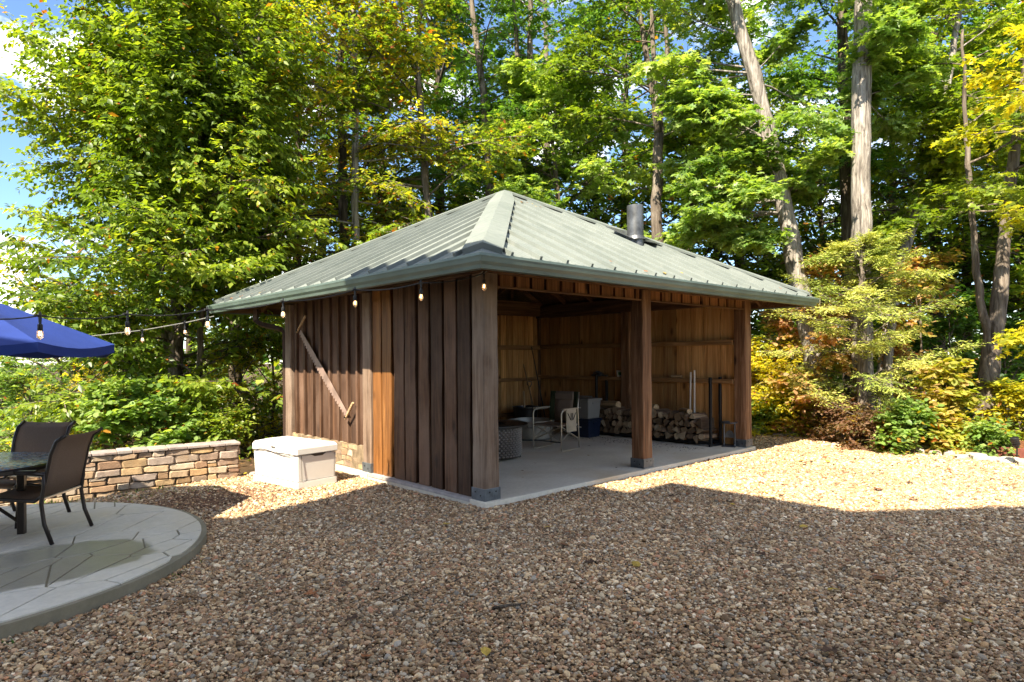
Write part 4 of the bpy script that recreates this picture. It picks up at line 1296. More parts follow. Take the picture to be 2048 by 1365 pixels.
# ------------------------------------------------------------------ string lights
def bulb_unit(p, parent, drop=0.0):
    p = np.array(p, float); k_ = 0.80
    mb = MB(); mb.tube([p + (0, 0, 0.03), p + (0, 0, 0.0), p - (0, 0, 0.075)], [0.006, 0.012, 0.007], 6); mb.tube([p - (0.035, 0.03, 0), p + (0.035, 0.03, 0)], 0.009, 6)
    mb.build('hanger', M['cord'], parent)
    mb = MB(); mb.lathe([(r_*k_, z_*k_) for r_, z_ in ((0.010, -0.070), (0.020, -0.078), (0.021, -0.128), (0.017, -0.134))], 12, p); sk_ = mb.build('socket', M['cord'], parent, smooth=True, angle=0.6)
    mb = MB(); mb.lathe([(r_*k_, z_*k_) for r_, z_ in ((0.015, -0.130), (0.024, -0.150), (0.0275, -0.172), (0.022, -0.196), (0.010, -0.208), (0.001, -0.211))], 14, p, caps=False); mb.build('glass', M['bulb'], sk_, smooth=True)
    mb = MB(); mb.tube([p + k_*np.array(q_) for q_ in ((-0.006, 0, -0.138), (-0.008, 0.004, -0.178), (0.0, -0.004, -0.168), (0.008, 0.004, -0.178), (0.006, 0, -0.138))], 0.0018, 5); mb.build('filament', M['filament'], sk_)
sl1 = empty('string_lights', (0, 0, 0), 0, 'black festoon string lights running along the green gutter toward the umbrella', 'string lights')
kn = [(968, 547, 6.25), (842, 566, 5.95), (710, 580, 6.25), (566, 603, 6.5), (415, 620, 5.9), (255, 629, 5.2), (80, 632, 4.55), (-110, 628, 4.0), (-420, 600, 3.4)]
K = [at(*k) for k in kn]
pts = []
for a, b in zip(K[:-1], K[1:]):
    for i in range(6):
        t = i / 6
        pts.append(a + (b - a) * t - np.array((0, 0, 0.05 * 4 * t * (1 - t) * 0.6)))
pts.append(K[-1])
mb = MB(); mb.tube(pts, 0.0055, 5); mb.build('cable', M['cord'], sl1)
for p in K[:-2]: bulb_unit(p, sl1)
mb = MB(); a = at(968, 547, 6.25); mb.tube([a, a + (0.05, 0.08, 0.03), a + (0.02, 0.15, -0.02), (0.03, -0.03, 2.395)], 0.0045, 5); mb.build('tie', M['cord_grey'], sl1)
sl2 = empty('string_lights', (0, 0, 0), 0, 'thin grey strand of string lights hanging behind the umbrella tip', 'string lights')
K2 = [at(428, 633, 9.3), at(370, 646, 9.2), at(285, 661, 9.0), at(180, 673, 8.7), at(40, 676, 8.3), at(-200, 640, 7.8)]
mb = MB(); mb.tube(K2, 0.006, 5); mb.build('cable', M['cord_grey'], sl2)
for p in K2[1:3]: bulb_unit(p, sl2)

# ------------------------------------------------------------------ bed at the right: edging, mulch, spotlight, border stones
e0, e1 = ground(1984, 914, -0.06), ground(2120, 926, -0.06)
ed = MB(); dd = (e1 - e0)[:2]; dd /= np.hypot(*dd); nn_ = np.array((-dd[1], dd[0]))
if nn_ @ (CAM[:2] - e0[:2]) > 0: nn_ = -nn_
ed.beam(e0 + np.array((0, 0, 0.08)), e1 + np.array((dd[0], dd[1], 0.08)), 0.16, 0.03, (0, 0, 1), 4, 0.002, 0.004)
ed.beam(e0 + np.array((0, 0, 0.08)), e0 + np.array((nn_[0]*1.0, nn_[1]*1.0, 0.08)), 0.16, 0.03, (0, 0, 1), 2, 0.002, 0.004)
tag(ed.build('garden_edging', M['edging']), 'russet metal garden edging holding the mulch bed at the gravel edge', 'edging')
mm = MB(); vs, fs = [], []
for i in range(13):
    for j in range(9):
        q = e0[:2] + dd * (0.04 + 1.9*i/12) + nn_ * (0.03 + 0.95*j/8)
        vs.append((q[0], q[1], 0.06 + 0.10*math.sin(math.pi*min(1, j/7)) + random.uniform(-0.012, 0.012)))
fs = [(i*9+j, i*9+j+1, (i+1)*9+j+1, (i+1)*9+j) for i in range(12) for j in range(8)]
mm.add(vs, fs)
tag(mm.build('mulch_bed', flat('mulch', (0.13, 0.055, 0.025), 0.95, 0, 0.1, 25, 0.6, 0.9, 60), smooth=True), kind='structure')
sp = empty('garden_spotlight', tuple(at(2006*1.0 + 28, 905, 8.9)), 0, 'black garden spotlight standing on the mulch bed', 'spotlight')
sp.location.z = 0.12
mb = MB(); mb.tube([(0, 0, -0.05), (0, 0, 0.07)], 0.010, 8); mb.build('stake', M['black_plastic'], sp)
hd_ = np.array((-0.25, 0.15, 0.95)); hd_ /= np.linalg.norm(hd_)
mb = MB(); c0 = np.array((0, 0, 0.06))
mb.tube([c0, c0 + hd_*0.03, c0 + hd_*0.09, c0 + hd_*0.15, c0 + hd_*0.155], [0.018, 0.035, 0.046, 0.05, 0.044], 14); mb.build('housing', M['black_plastic'], sp, smooth=True, angle=0.6)
for q in (0.05, 0.08, 0.11):
    mb = MB(); mb.tube([c0 + hd_*q, c0 + hd_*(q+0.008)], 0.052, 14); mb.build('fin', M['black_plastic'], sp)

def rock(name, c, sx, sy, sz, rz, mat, seed):
    r = random.Random(seed)
    vs, fs = [], []
    n = 9
    for (k, f) in ((0, 0.85), (0.35, 1.0), (0.75, 0.93), (1.0, 0.62)):
        for i in range(n):
            t = 2*math.pi*i/n
            q = f * (1 + r.uniform(-0.10, 0.10))
            vs.append((q*sx*math.cos(t), q*sy*math.sin(t), sz*(k + r.uniform(-0.05, 0.05))))
    for a in range(3):
        for i in range(n): fs.append((a*n+i, a*n+(i+1) % n, (a+1)*n+(i+1) % n, (a+1)*n+i))
    fs += [tuple(range(n))[::-1], tuple(3*n+i for i in range(n))]
    mb = MB(); mb.add(vs, fs)
    o = mb.build(name, mat, smooth=True, angle=0.5)
    o.location = c; o.rotation_euler = (0, 0, rz)
    return o
bp = [np.array(ground(x, y)[:2]) for x, y in border_px] + [np.array((7.2, -4.4)), np.array((7.5, -5.4))]
sd_ = 0
for a, b in zip(bp[:-1], bp[1:]):
    L = np.hypot(*(b - a)); n = max(1, int(L / 0.20))
    for i in range(n):
        for rowk in range(2):
            sd_ += 1
            q = a + (b - a) * ((i + 0.5*rowk + random.uniform(-0.2, 0.2)) / n)
            q = q + np.array((1, 0.2)) * (0.05 + 0.16*rowk + random.uniform(-0.04, 0.05))
            o = rock('border_stone', (q[0], q[1], -0.09), random.uniform(0.11, 0.20), random.uniform(0.09, 0.14), random.uniform(0.07, 0.13), random.uniform(0, 6), M['border_stone'], sd_)
            tag(o, 'flat pale stone in the border between gravel and woods', 'stone', 'border stones along the gravel edge')
for i in range(7):
    q = np.array((-1.02 + 0.10*i, 3.66 + 0.05*i)) + np.array((random.uniform(-0.02, 0.02), random.uniform(-0.03, 0.03)))
    o = rock('kerb_stone', (q[0], q[1], -0.09), 0.07, 0.06, 0.065, random.uniform(0, 6), M['border_stone'], 500 + i)
    tag(o, 'small pale stone in the short row between garden wall and storage box', 'stone', 'stones beside the storage box')

# ------------------------------------------------------------------ the house whose shadow lies over the yard (beside and behind the camera)
hs = empty('house', (0, 0, 0), 0, 'tan two storey house beside the yard with stepped eaves and a cross gable', 'house')
XE, XW = -4.50, -5.05
GX = SUN_DIR[0] / -SUN_DIR[2]; GY = SUN_DIR[1] / -SUN_DIR[2]
h1 = (1.62 - XE) / GX; h2 = (2.47 - XE) / GX                 # eave heights that put the shadow edge where the photograph has it
yn = 2.38 - h1 * GY                                          # north end of the lower eave
ys = -0.62 - h2 * GY                                         # step to the higher eave
yg = -2.70 - h2 * GY                                         # foot of the cross gable
def block(foot, z0, z1, mat, name, peak=0.0):
    mb = MB(); mb.prism([(x, y, z0) for x, y in foot], (0, 0, z1 - z0))
    if peak:
        c = np.mean(np.array(foot), 0); n = len(foot)
        mb.add([(x, y, z1 + 0.003) for x, y in foot] + [(c[0], c[1], z1 + peak)], [(i, (i+1) % n, n) for i in range(n)])
    return mb.build(name, mat, hs)
low_f = [(XE, yn), (XE - 2.82, yn - 0.86), (XE - 4.07, yn - 1.08), (XE - 4.17, yn - 0.60), (-13.0, yn - 0.60), (-13.0, ys), (XE, ys)]  # unseen eave outline, kinked to shape the shadow edge on the patio
low_w = [(XW, yn - 1.3), (-12.6, yn - 1.6), (-12.6, ys), (XW, ys)]
top_f = [(XE, ys), (-13.0, ys), (-13.0, yg - 6.2), (XE, yg - 6.2)]
top_w = [(XW, ys - 0.3), (-12.6, ys - 0.3), (-12.6, yg - 6.0), (XW, yg - 6.0)]
block(low_w, -0.3, h1 - 0.24, M['siding'], 'wall')
block(top_w, -0.3, h2 - 0.24, M['siding'], 'upper_wall')
block(low_f, h1 - 0.23, h1 - 0.06, M['house_roof'], 'lower_roof', 0.7)
block(top_f, h2 - 0.23, h2 - 0.06, M['house_roof'], 'main_roof', 0.9)
mb = MB(); mb.prism([(XE, yg, h2 - 0.05), (XE, yg - 2.6, h2 + 2.54), (XE, yg - 5.2, h2 - 0.05)], (-4.0, 0, 0)); mb.build('cross_gable', M['house_roof'], hs)
for (y, z) in ((-4.6, 0.9), (-7.2, 0.9), (-4.6, 4.2), (-7.2, 4.2), (-9.6, 4.2)):
    mb = MB(); mb.box(XW - 0.02, XW + 0.03, y, y + 1.1, z, z + 1.5); wdo = mb.build('window', M['trim'], hs)
    mb = MB(); mb.box(XW + 0.025, XW + 0.036, y + 0.08, y + 1.02, z + 0.08, z + 1.42); mb.build('pane', M['window_glass'], wdo)

# ------------------------------------------------------------------ gravel: loose pebbles over the yard sheet
def in_view(x, y, pad=0.25):
    d = np.stack([x - CAM[0], y - CAM[1]], 1)
    dep = d @ FW[:2]; lat = d @ RT0[:2]
    return (dep > 1.6) & (np.abs(lat) < (0.82 + pad) * dep + 0.6), dep
def pebbles(n_try=1150000):
    r = np.random.default_rng(3)
    x = r.uniform(-5.0, 8.6, n_try); y = r.uniform(-7.5, 4.6, n_try)
    ok, dep = in_view(x, y)
    prob = np.clip(1.25 - (dep - 4.5) / 9.0, 0.35, 1.0)
    ok &= r.random(n_try) < prob
    ok &= inside(x, y, yard)
    ok &= ~((x > -0.05) & (x < L_ + 0.04) & (y > -0.055) & (y < D_ + 0.02))
    ok &= ~(inside(x, y, patio_poly))
    ok &= ~((x > -0.07) & (x < 0.1) & (y > 0.2) & (y < 5))
    x, y, dep = x[ok], y[ok], dep[ok]
    n = len(x)
    size = r.lognormal(math.log(0.0087), 0.34, n) * np.clip(0.86 + 0.045 * dep, 1, 1.45)
    size = np.clip(size, 0.005, 0.027)
    sc = size[:, None] * np.stack([r.uniform(0.85, 1.35, n), r.uniform(0.75, 1.1, n), r.uniform(0.45, 0.75, n)], 1)
    rot = np.stack([r.normal(0, 0.35, n), r.normal(0, 0.35, n), r.uniform(0, 6.28, n)], 1)
    drift = np.sin(x*1.9 + 0.6*np.sin(y*1.3)) * np.cos(y*1.6 + 0.8*np.sin(x*0.9 + 1)) + 0.6*np.sin(x*4.3 + y*3.1) * np.sin(y*5.2 - x*2.2)
    z = -0.07 + size * 0.25 + r.uniform(-0.005, 0.014, n) + 0.006*drift
    fines = r.random(n) < np.clip(0.16 + 0.16*drift, 0, 0.5)
    sc[fines] *= 0.55
    pal = np.array([(0.28,0.19,0.115), (0.37,0.29,0.20), (0.22,0.15,0.10), (0.42,0.36,0.28), (0.30,0.21,0.15), (0.48,0.43,0.36), (0.17,0.12,0.085), (0.27,0.25,0.23), (0.24,0.235,0.235), (0.33,0.18,0.12), (0.52,0.48,0.42)])
    w = np.array([.19, .17, .14, .12, .12, .05, .08, .05, .015, .045, .03]); w /= w.sum()
    col = pal[r.choice(len(pal), n, p=w)] * r.uniform(0.55, 1.85, (n, 1)) * np.array((1.08, 0.95, 0.76))
    col *= (1.0 + 0.11*drift)[:, None]
    # brown litter and the umbrella's shade put into the gravel colour beside the patio
    br = np.exp(-(((x + 1.9) / 0.75) ** 2 + ((y - 2.45) / 0.6) ** 2))
    k = r.random(n) < br * 0.75
    col[k] = np.array((0.15, 0.075, 0.04)) * r.uniform(0.6, 1.3, (k.sum(), 1))
    me = bpy.data.meshes.new('loose_gravel')
    me.vertices.add(n)
    me.vertices.foreach_set('co', np.stack([x, y, z], 1).astype(np.float32).ravel())
    for nm, arr in (('rot', rot), ('scl', sc)):
        a = me.attributes.new(nm, 'FLOAT_VECTOR', 'POINT'); a.data.foreach_set('vector', arr.astype(np.float32).ravel())
    a = me.attributes.new('tint', 'FLOAT_COLOR', 'POINT')
    a.data.foreach_set('color', np.concatenate([col, np.ones((n, 1))], 1).astype(np.float32).ravel())
    o = bpy.data.objects.new('loose_gravel', me); COL.objects.link(o)
    tag(o, 'loose tan and brown pea gravel covering the yard', 'gravel', kind='stuff')
    g = bpy.data.node_groups.new('scatter_pebbles', 'GeometryNodeTree')
    g.interface.new_socket('Geometry', in_out='INPUT', socket_type='NodeSocketGeometry')
    g.interface.new_socket('Geometry', in_out='OUTPUT', socket_type='NodeSocketGeometry')
    N = g.nodes; Lk = g.links
    gi, go = N.new('NodeGroupInput'), N.new('NodeGroupOutput')
    mp = N.new('GeometryNodeMeshToPoints')
    ico = N.new('GeometryNodeMeshIcoSphere'); ico.inputs['Radius'].default_value = 1.0; ico.inputs['Subdivisions'].default_value = 2
    sp_ = N.new('GeometryNodeSetPosition')
    ns = N.new('ShaderNodeTexNoise'); ns.inputs['Scale'].default_value = 0.9
    vm = N.new('ShaderNodeVectorMath'); vm.operation = 'SUBTRACT'; vm.inputs[1].default_value = (0.5, 0.5, 0.5)
    vm2 = N.new('ShaderNodeVectorMath'); vm2.operation = 'SCALE'; vm2.inputs['Scale'].default_value = 0.9
    Lk.new(ns.outputs['Color'], vm.inputs[0]); Lk.new(vm.outputs[0], vm2.inputs[0]); Lk.new(vm2.outputs[0], sp_.inputs['Offset'])
    Lk.new(ico.outputs['Mesh'], sp_.inputs['Geometry'])
    ss = N.new('GeometryNodeSetShadeSmooth'); Lk.new(sp_.outputs[0], ss.inputs['Geometry'])
    sm = N.new('GeometryNodeSetMaterial'); sm.inputs['Material'].default_value = M['pebble']; Lk.new(ss.outputs[0], sm.inputs['Geometry'])
    ip = N.new('GeometryNodeInstanceOnPoints')
    na = N.new('GeometryNodeInputNamedAttribute'); na.data_type = 'FLOAT_VECTOR'; na.inputs['Name'].default_value = 'rot'
    nb = N.new('GeometryNodeInputNamedAttribute'); nb.data_type = 'FLOAT_VECTOR'; nb.inputs['Name'].default_value = 'scl'
    er = N.new('FunctionNodeEulerToRotation')
    Lk.new(na.outputs['Attribute'], er.inputs[0])
    Lk.new(gi.outputs[0], mp.inputs['Mesh']); Lk.new(mp.outputs[0], ip.inputs['Points']); Lk.new(sm.outputs[0], ip.inputs['Instance'])
    Lk.new(er.outputs[0], ip.inputs['Rotation']); Lk.new(nb.outputs['Attribute'], ip.inputs['Scale'])
    Lk.new(ip.outputs[0], go.inputs[0])
    md = o.modifiers.new('scatter', 'NODES'); md.node_group = g
    return n
N_PEB = pebbles()

# ------------------------------------------------------------------ foliage
SHAPES = {
 'ovate': (np.array([(0, 0, 0), (0.42, 0.27, 0.05), (1.0, 0, -0.04), (0.42, -0.27, 0.05)]), [(0, 1, 2), (0, 2, 3)]),
 'broad': (np.array([(0, 0, 0), (0.25, 0.34, 0.05), (0.7, 0.30, 0.02), (1.0, 0, -0.05), (0.7, -0.30, 0.02), (0.25, -0.34, 0.05)]), [(0, 1, 2, 3), (0, 3, 4, 5)]),
 'lobed': (np.array([(0, 0, 0), (0.16, 0.42, 0.03), (0.46, 0.10, 0.0), (0.62, 0.46, 0.0), (0.74, 0.09, 0.0), (1.0, 0, -0.06), (0.74, -0.09, 0.0), (0.62, -0.46, 0.0), (0.46, -0.10, 0.0), (0.16, -0.42, 0.03)]),
           [(0, 1, 2), (2, 3, 4), (0, 2, 4, 5), (0, 5, 6, 8), (8, 6, 7), (0, 8, 9)]),
 'needle': (np.array([(0, 0, 0), (0.35, 0.13, 0.0), (1.0, 0, 0.02), (0.45, -0.12, 0.0)]), [(0, 1, 2, 3)]),
}
def leaf_object(name, P, A, Nn, S, col, shape, parent, mat):
    T, F = SHAPES[shape]
    A = A / (np.linalg.norm(A, axis=1, keepdims=True) + 1e-9)
    Nn = Nn - A * (Nn * A).sum(1, keepdims=True)
    Nn = Nn / (np.linalg.norm(Nn, axis=1, keepdims=True) + 1e-9)
    B = np.cross(Nn, A)
    n, k = len(P), len(T)
    V = P[:, None, :] + S[:, None, None] * (T[None, :, 0, None] * A[:, None, :] + T[None, :, 1, None] * B[:, None, :] + T[None, :, 2, None] * Nn[:, None, :])
    V = V.reshape(-1, 3).astype(np.float32)
    base = (np.arange(n) * k)[:, None]
    loops, starts, tot = [], [], []
    idx = np.concatenate([base + np.array(f)[None, :] for f in F], axis=1)          # n x sum(len f)
    lens = np.array([len(f) for f in F])
    per = lens.sum()
    st = np.concatenate([[0], np.cumsum(lens)[:-1]])
    me = bpy.data.meshes.new(name)
    me.vertices.add(n * k); me.vertices.foreach_set('co', V.ravel())
    me.loops.add(n * per); me.loops.foreach_set('vertex_index', idx.astype(np.int32).ravel())
    me.polygons.add(n * len(F))
    me.polygons.foreach_set('loop_start', (np.arange(n)[:, None] * per + st[None, :]).astype(np.int32).ravel())
    me.polygons.foreach_set('loop_total', np.tile(lens, n).astype(np.int32))
    a = me.attributes.new('tint', 'FLOAT_COLOR', 'POINT')
    c4 = np.concatenate([np.repeat(col, k, axis=0), np.ones((n * k, 1))], 1)
    a.data.foreach_set('color', c4.astype(np.float32).ravel())
    me.update(calc_edges=True)
    me.materials.append(mat)
    o = bpy.data.objects.new(name, me); COL.objects.link(o)
    if parent: o.parent = parent
    return o

def unit(v):
    return v / (np.linalg.norm(v, axis=-1, keepdims=True) + 1e-9)

class Sprays:
    """twigs collected from limbs; leaves() turns them into arrays"""
    def __init__(s, seed): s.r = np.random.default_rng(seed); s.o, s.d, s.l, s.c = [], [], [], []; s.wood = MB()
    def limb(s, p, d, length, rad, tint=0.0, n_sub=12, sub=0.42, twigs=5, twig=0.32, droop=0.12, curl=0.15, flat=0.5, w=True, start=0.25):
        r = s.r
        d = unit(np.array(d, float)); p = np.array(p, float)
        pts = [p]; dd = d.copy()
        n = 6
        for i in range(n):
            dd = unit(dd + r.normal(0, curl, 3) * np.array((1, 1, 0.6)) + np.array((0, 0, -droop * (i / n))))
            pts.append(pts[-1] + dd * length / n)
        pts = np.array(pts)
        if w: s.wood.tube(pts, list(np.linspace(rad, rad * 0.22, n + 1)), 5, caps=False)
        side = unit(np.cross(d, (0, 0, 1.0)) + 1e-6)
        for j in range(n_sub):
            f = start + (1.0 - start) * (j + r.random()) / n_sub
            q = f * n; i0 = min(int(q), n - 1)
            b = pts[i0] + (pts[i0+1] - pts[i0]) * (q - i0)
            ax = unit(pts[i0+1] - pts[i0])
            sg = 1 if j % 2 else -1
            dv_ = unit(ax * 0.75 + side * sg * r.uniform(0.5, 1.1) + np.array((0, 0, 1)) * r.normal(0.0, (1 - flat) * 0.7))
            sl = length * sub * (1.15 - 0.7 * f) * r.uniform(0.7, 1.2)
            e = b + dv_ * sl + np.array((0, 0, -droop * sl * 0.4))
            if w: s.wood.tube([b, (b + e) / 2 + r.normal(0, 0.03, 3), e], [max(0.006, rad * 0.30), max(0.004, rad * 0.2), 0.003], 4, caps=False)
            m = twigs
            t = (np.arange(m) + r.random(m)) / m
            oo = b + (e - b) * t[:, None]
            s2 = unit(np.cross(dv_, (0, 0, 1.0)) + 1e-6)
            tw = unit(dv_[None] * 0.7 + s2[None] * (np.where(np.arange(m) % 2, 1, -1) * r.uniform(0.4, 1.0, m))[:, None] + np.stack([np.zeros(m), np.zeros(m), r.normal(0, (1 - flat) * 0.6, m)], 1))
            s.o.append(oo); s.d.append(tw); s.l.append(twig * r.uniform(0.6, 1.25, m)); s.c.append(np.full(m, tint) + r.normal(0, 0.22, m))
        # leading shoot
        s.o.append(pts[-2:-1]); s.d.append(unit(pts[-1:] - pts[-2:-1])); s.l.append(np.array([twig * 1.4])); s.c.append(np.array([tint]))
        return pts
    def leaves(s, per, size, pal, var=0.25, hang=0.35, accent=None, up=0.9):
        r = s.r
        O, D, Ln, C = np.concatenate(s.o), np.concatenate(s.d), np.concatenate(s.l), np.concatenate(s.c)
        n = len(O) * per
        O, D, Ln, C = np.repeat(O, per, 0), np.repeat(D, per, 0), np.repeat(Ln, per), np.repeat(C, per)
        j = np.tile(np.arange(per), len(O) // per)
        t = (j + r.uniform(0.2, 0.9, n)) / per
        sd_ = unit(np.cross(D, np.array((0, 0, 1.0))) + 1e-6) * np.where(j % 2, 1, -1)[:, None]
        P = O + D * (Ln * t)[:, None] + np.stack([np.zeros(n), np.zeros(n), -0.12 * (Ln * t ** 2)], 1) + r.normal(0, 0.012, (n, 3))
        A = unit(D * 0.55 + sd_ * r.uniform(0.5, 1.0, n)[:, None] + np.stack([np.zeros(n), np.zeros(n), -hang * r.uniform(0.2, 1.6, n)], 1) + r.normal(0, 0.18, (n, 3)))
        Nn = unit(np.array((0, 0, up)) + r.normal(0, 0.42, (n, 3)) - SUN_DIR * 0.25)
        S = size * r.uniform(0.5, 1.3, n)
        x = np.clip(0.5 + C * 0.6 + r.normal(0, 0.18, n), 0, 1) * (len(pal) - 1)
        pal = np.array(pal)
        i0 = np.clip(x.astype(int), 0, len(pal) - 2)
        col = pal[i0] + (pal[i0+1] - pal[i0]) * (x - i0)[:, None]
        col = col * r.uniform(1 - var, 1 + var, (n, 1))
        if accent:
            k = r.random(n) < accent[0]
            ac = np.array(accent[1])
            col[k] = ac[r.integers(0, len(ac), k.sum())] * r.uniform(0.8, 1.2, (k.sum(), 1))
        return P, A, Nn, S, col

G_DARK = [(0.033, 0.087, 0.018), (0.063, 0.147, 0.027), (0.102, 0.217, 0.039), (0.18, 0.3, 0.057)]
G_MID = [(0.047, 0.091, 0.014), (0.11, 0.179, 0.023), (0.193, 0.276, 0.036), (0.324, 0.366, 0.055)]
G_LIGHT = [(0.078, 0.156, 0.034), (0.156, 0.267, 0.062), (0.247, 0.358, 0.098), (0.338, 0.416, 0.143)]
G_YEL = [(0.16, 0.209, 0.026), (0.334, 0.352, 0.038), (0.563, 0.472, 0.047), (0.6, 0.516, 0.052)]
G_ORG = [(0.22, 0.28, 0.05), (0.32, 0.35, 0.06), (0.42, 0.36, 0.09), (0.46, 0.30, 0.14)]
G_PINK = [(0.185, 0.219, 0.048), (0.37, 0.3, 0.085), (0.508, 0.312, 0.156), (0.462, 0.231, 0.145)]
G_CEDAR = [(0.17, 0.236, 0.049), (0.29, 0.348, 0.074), (0.426, 0.445, 0.103), (0.511, 0.46, 0.136)]
G_RUSS = [(0.1, 0.1, 0.04), (0.19, 0.13, 0.07), (0.26, 0.15, 0.1), (0.22, 0.12, 0.085)]
ACC = [(0.30,0.22,0.03), (0.36,0.17,0.03), (0.30,0.09,0.025)]

def trunk_mesh(mb, pts, rad, rg, n=10, lump=0.06):
    pts = [np.array(p, float) for p in pts]
    P, R = [], []
    for i in range(len(pts) - 1):
        m = 5
        for j in range(m):
            t = j / m
            P.append(pts[i] + (pts[i+1] - pts[i]) * t); R.append(rad[i] + (rad[i+1] - rad[i]) * t)
    P.append(pts[-1]); R.append(rad[-1])
    P = [p + rg.normal(0, 0.010, 3) * (k > 0) for k, p in enumerate(P)]
    R = [r * rg.uniform(1 - lump, 1 + lump) for r in R]
    R[0] *= 1.35; R[1] *= 1.12
    mb.tube(P, R, n)
    return np.array(P)

def px_tree(name, label, depth, path, cat='tree', seed=0, limbs=18, span=(0.35, 1.0), llen=(1.4, 2.4), elev=(5, 45), per=7, size=0.10, pal=G_MID, shape='ovate', bark='bark_mid', stems=(), boughs=(), accent=None,
            n_sub=12, twigs=5, twig=0.34, droop=0.12, group=None, tint=(-0.3, 0.3), sub=0.42, flat=0.5, az=None, hang=0.35, mat='leaf', to_ground=True, start=0.25, fill=None):
    """path: (px, py, width px) from the ground up in photograph pixels, at the given depth"""
    rg = np.random.default_rng(1000 + seed)
    sp_ = Sprays(2000 + seed)
    def line(path, dp):
        P = [at(x, y, dp) for x, y, w in path]; R = [w * dp / F_PX / 2 for x, y, w in path]
        return P, R
    P, R = line(path, depth)
    if to_ground:
        b = P[0].copy(); b[2] = float(terrain_z(b[0], b[1])) - 0.05
        if P[0][2] > b[2] + 0.05: P = [b] + P; R = [R[0] * 1.1] + R
        else: P[0] = b
    root_loc = P[0].copy()
    t = empty(name, tuple(root_loc), 0, label, cat, group)
    mb = MB()
    lines = [(trunk_mesh(mb, P, R, rg), R[-1])]
    for (dp, st) in stems:
        p2, r2 = line(st, dp)
        lines.append((trunk_mesh(mb, p2, r2, rg), r2[-1]))
    for i in range(limbs):
        ln, rr = lines[0] if i % 3 or len(lines) == 1 else lines[1 + (i // 3) % (len(lines) - 1)]
        f = span[0] + (span[1] - span[0]) * (i + rg.random()) / limbs
        q = min(f, 0.999) * (len(ln) - 1); k = int(q)
        p = ln[k] + (ln[k+1] - ln[k]) * (q - k)
        a = rg.uniform(0, 2*math.pi) if az is None else math.radians(az[0]) + rg.uniform(-1, 1) * math.radians(az[1])
        el = math.radians(elev[0] + (elev[1] - elev[0]) * (f - span[0]) / (span[1] - span[0] + 1e-6) + rg.normal(0, 8))
        g = (f - span[0]) / (span[1] - span[0] + 1e-6)
        shp = 0.55 + 0.9 * math.sin(math.pi * min(1, 0.25 + 0.75 * g)) * 0.5
        L = rg.uniform(*llen) * (shp + 0.25)
        sp_.limb(p, (math.cos(a)*math.cos(el), math.sin(a)*math.cos(el), math.sin(el)), L, max(0.009, 0.0115 * L), rg.uniform(*tint), n_sub, sub, twigs, twig, droop, flat=flat, start=start)
    for (bx, by, bd, n) in boughs:
        tgt = at(bx, by, bd)
        ln = lines[0][0]
        k = np.argmin(np.linalg.norm(ln - (tgt + np.array((0, 0, -0.5))), axis=1))
        for _ in range(n):
            e = tgt + rg.normal(0, 0.35, 3)
            dv_ = e - ln[k]; L = np.linalg.norm(dv_)
            sp_.limb(ln[k], dv_, L * 1.05, max(0.012, 0.014 * L), rg.uniform(*tint) + 0.15, int(n_sub * 1.2), sub * 0.62, twigs, twig, droop * 0.6, 0.08, flat=flat, start=0.45)
    if fill:
        fx, fy, rxp, ryp, nt = fill                       # a fuller crown: short shoots all through its volume
        c = at(fx, fy, depth); rx, rz = rxp * depth / F_PX, ryp * depth / F_PX
        q = rg.normal(0, 1, (nt, 3)); q = unit(q) * (rg.random((nt, 1)) ** 0.42)
        lump = 0.80 + 0.22 * np.sin(q[:, :1] * 7 + 1) * np.cos(q[:, 1:2] * 6 + q[:, 2:] * 5)
        oo = c + q * lump * np.array((rx, rx, rz))
        dd_ = unit(q * np.array((1, 1, 0.5)) + rg.normal(0, 0.5, (nt, 3)) + np.array((0, 0, 0.15)))
        sp_.o.append(oo); sp_.d.append(dd_); sp_.l.append(twig * rg.uniform(0.7, 1.3, nt))
        sp_.c.append(0.28 * np.sin(oo[:, 0] * 2.1) * np.cos(oo[:, 2] * 1.9 + oo[:, 1]) + rg.normal(0, 0.2, nt))
    mb.add(sp_.wood.v, sp_.wood.f)
    mb.v = [tuple(np.array(v) - root_loc) for v in mb.v]
    mb.build('trunk', M[bark], t, smooth=True)
    Pl, A, Nn, S, col = sp_.leaves(per, size, pal, 0.25, hang, accent)
    leaf_object('crown', Pl - root_loc, A, Nn, S, col, shape, t, M[mat])
    return t

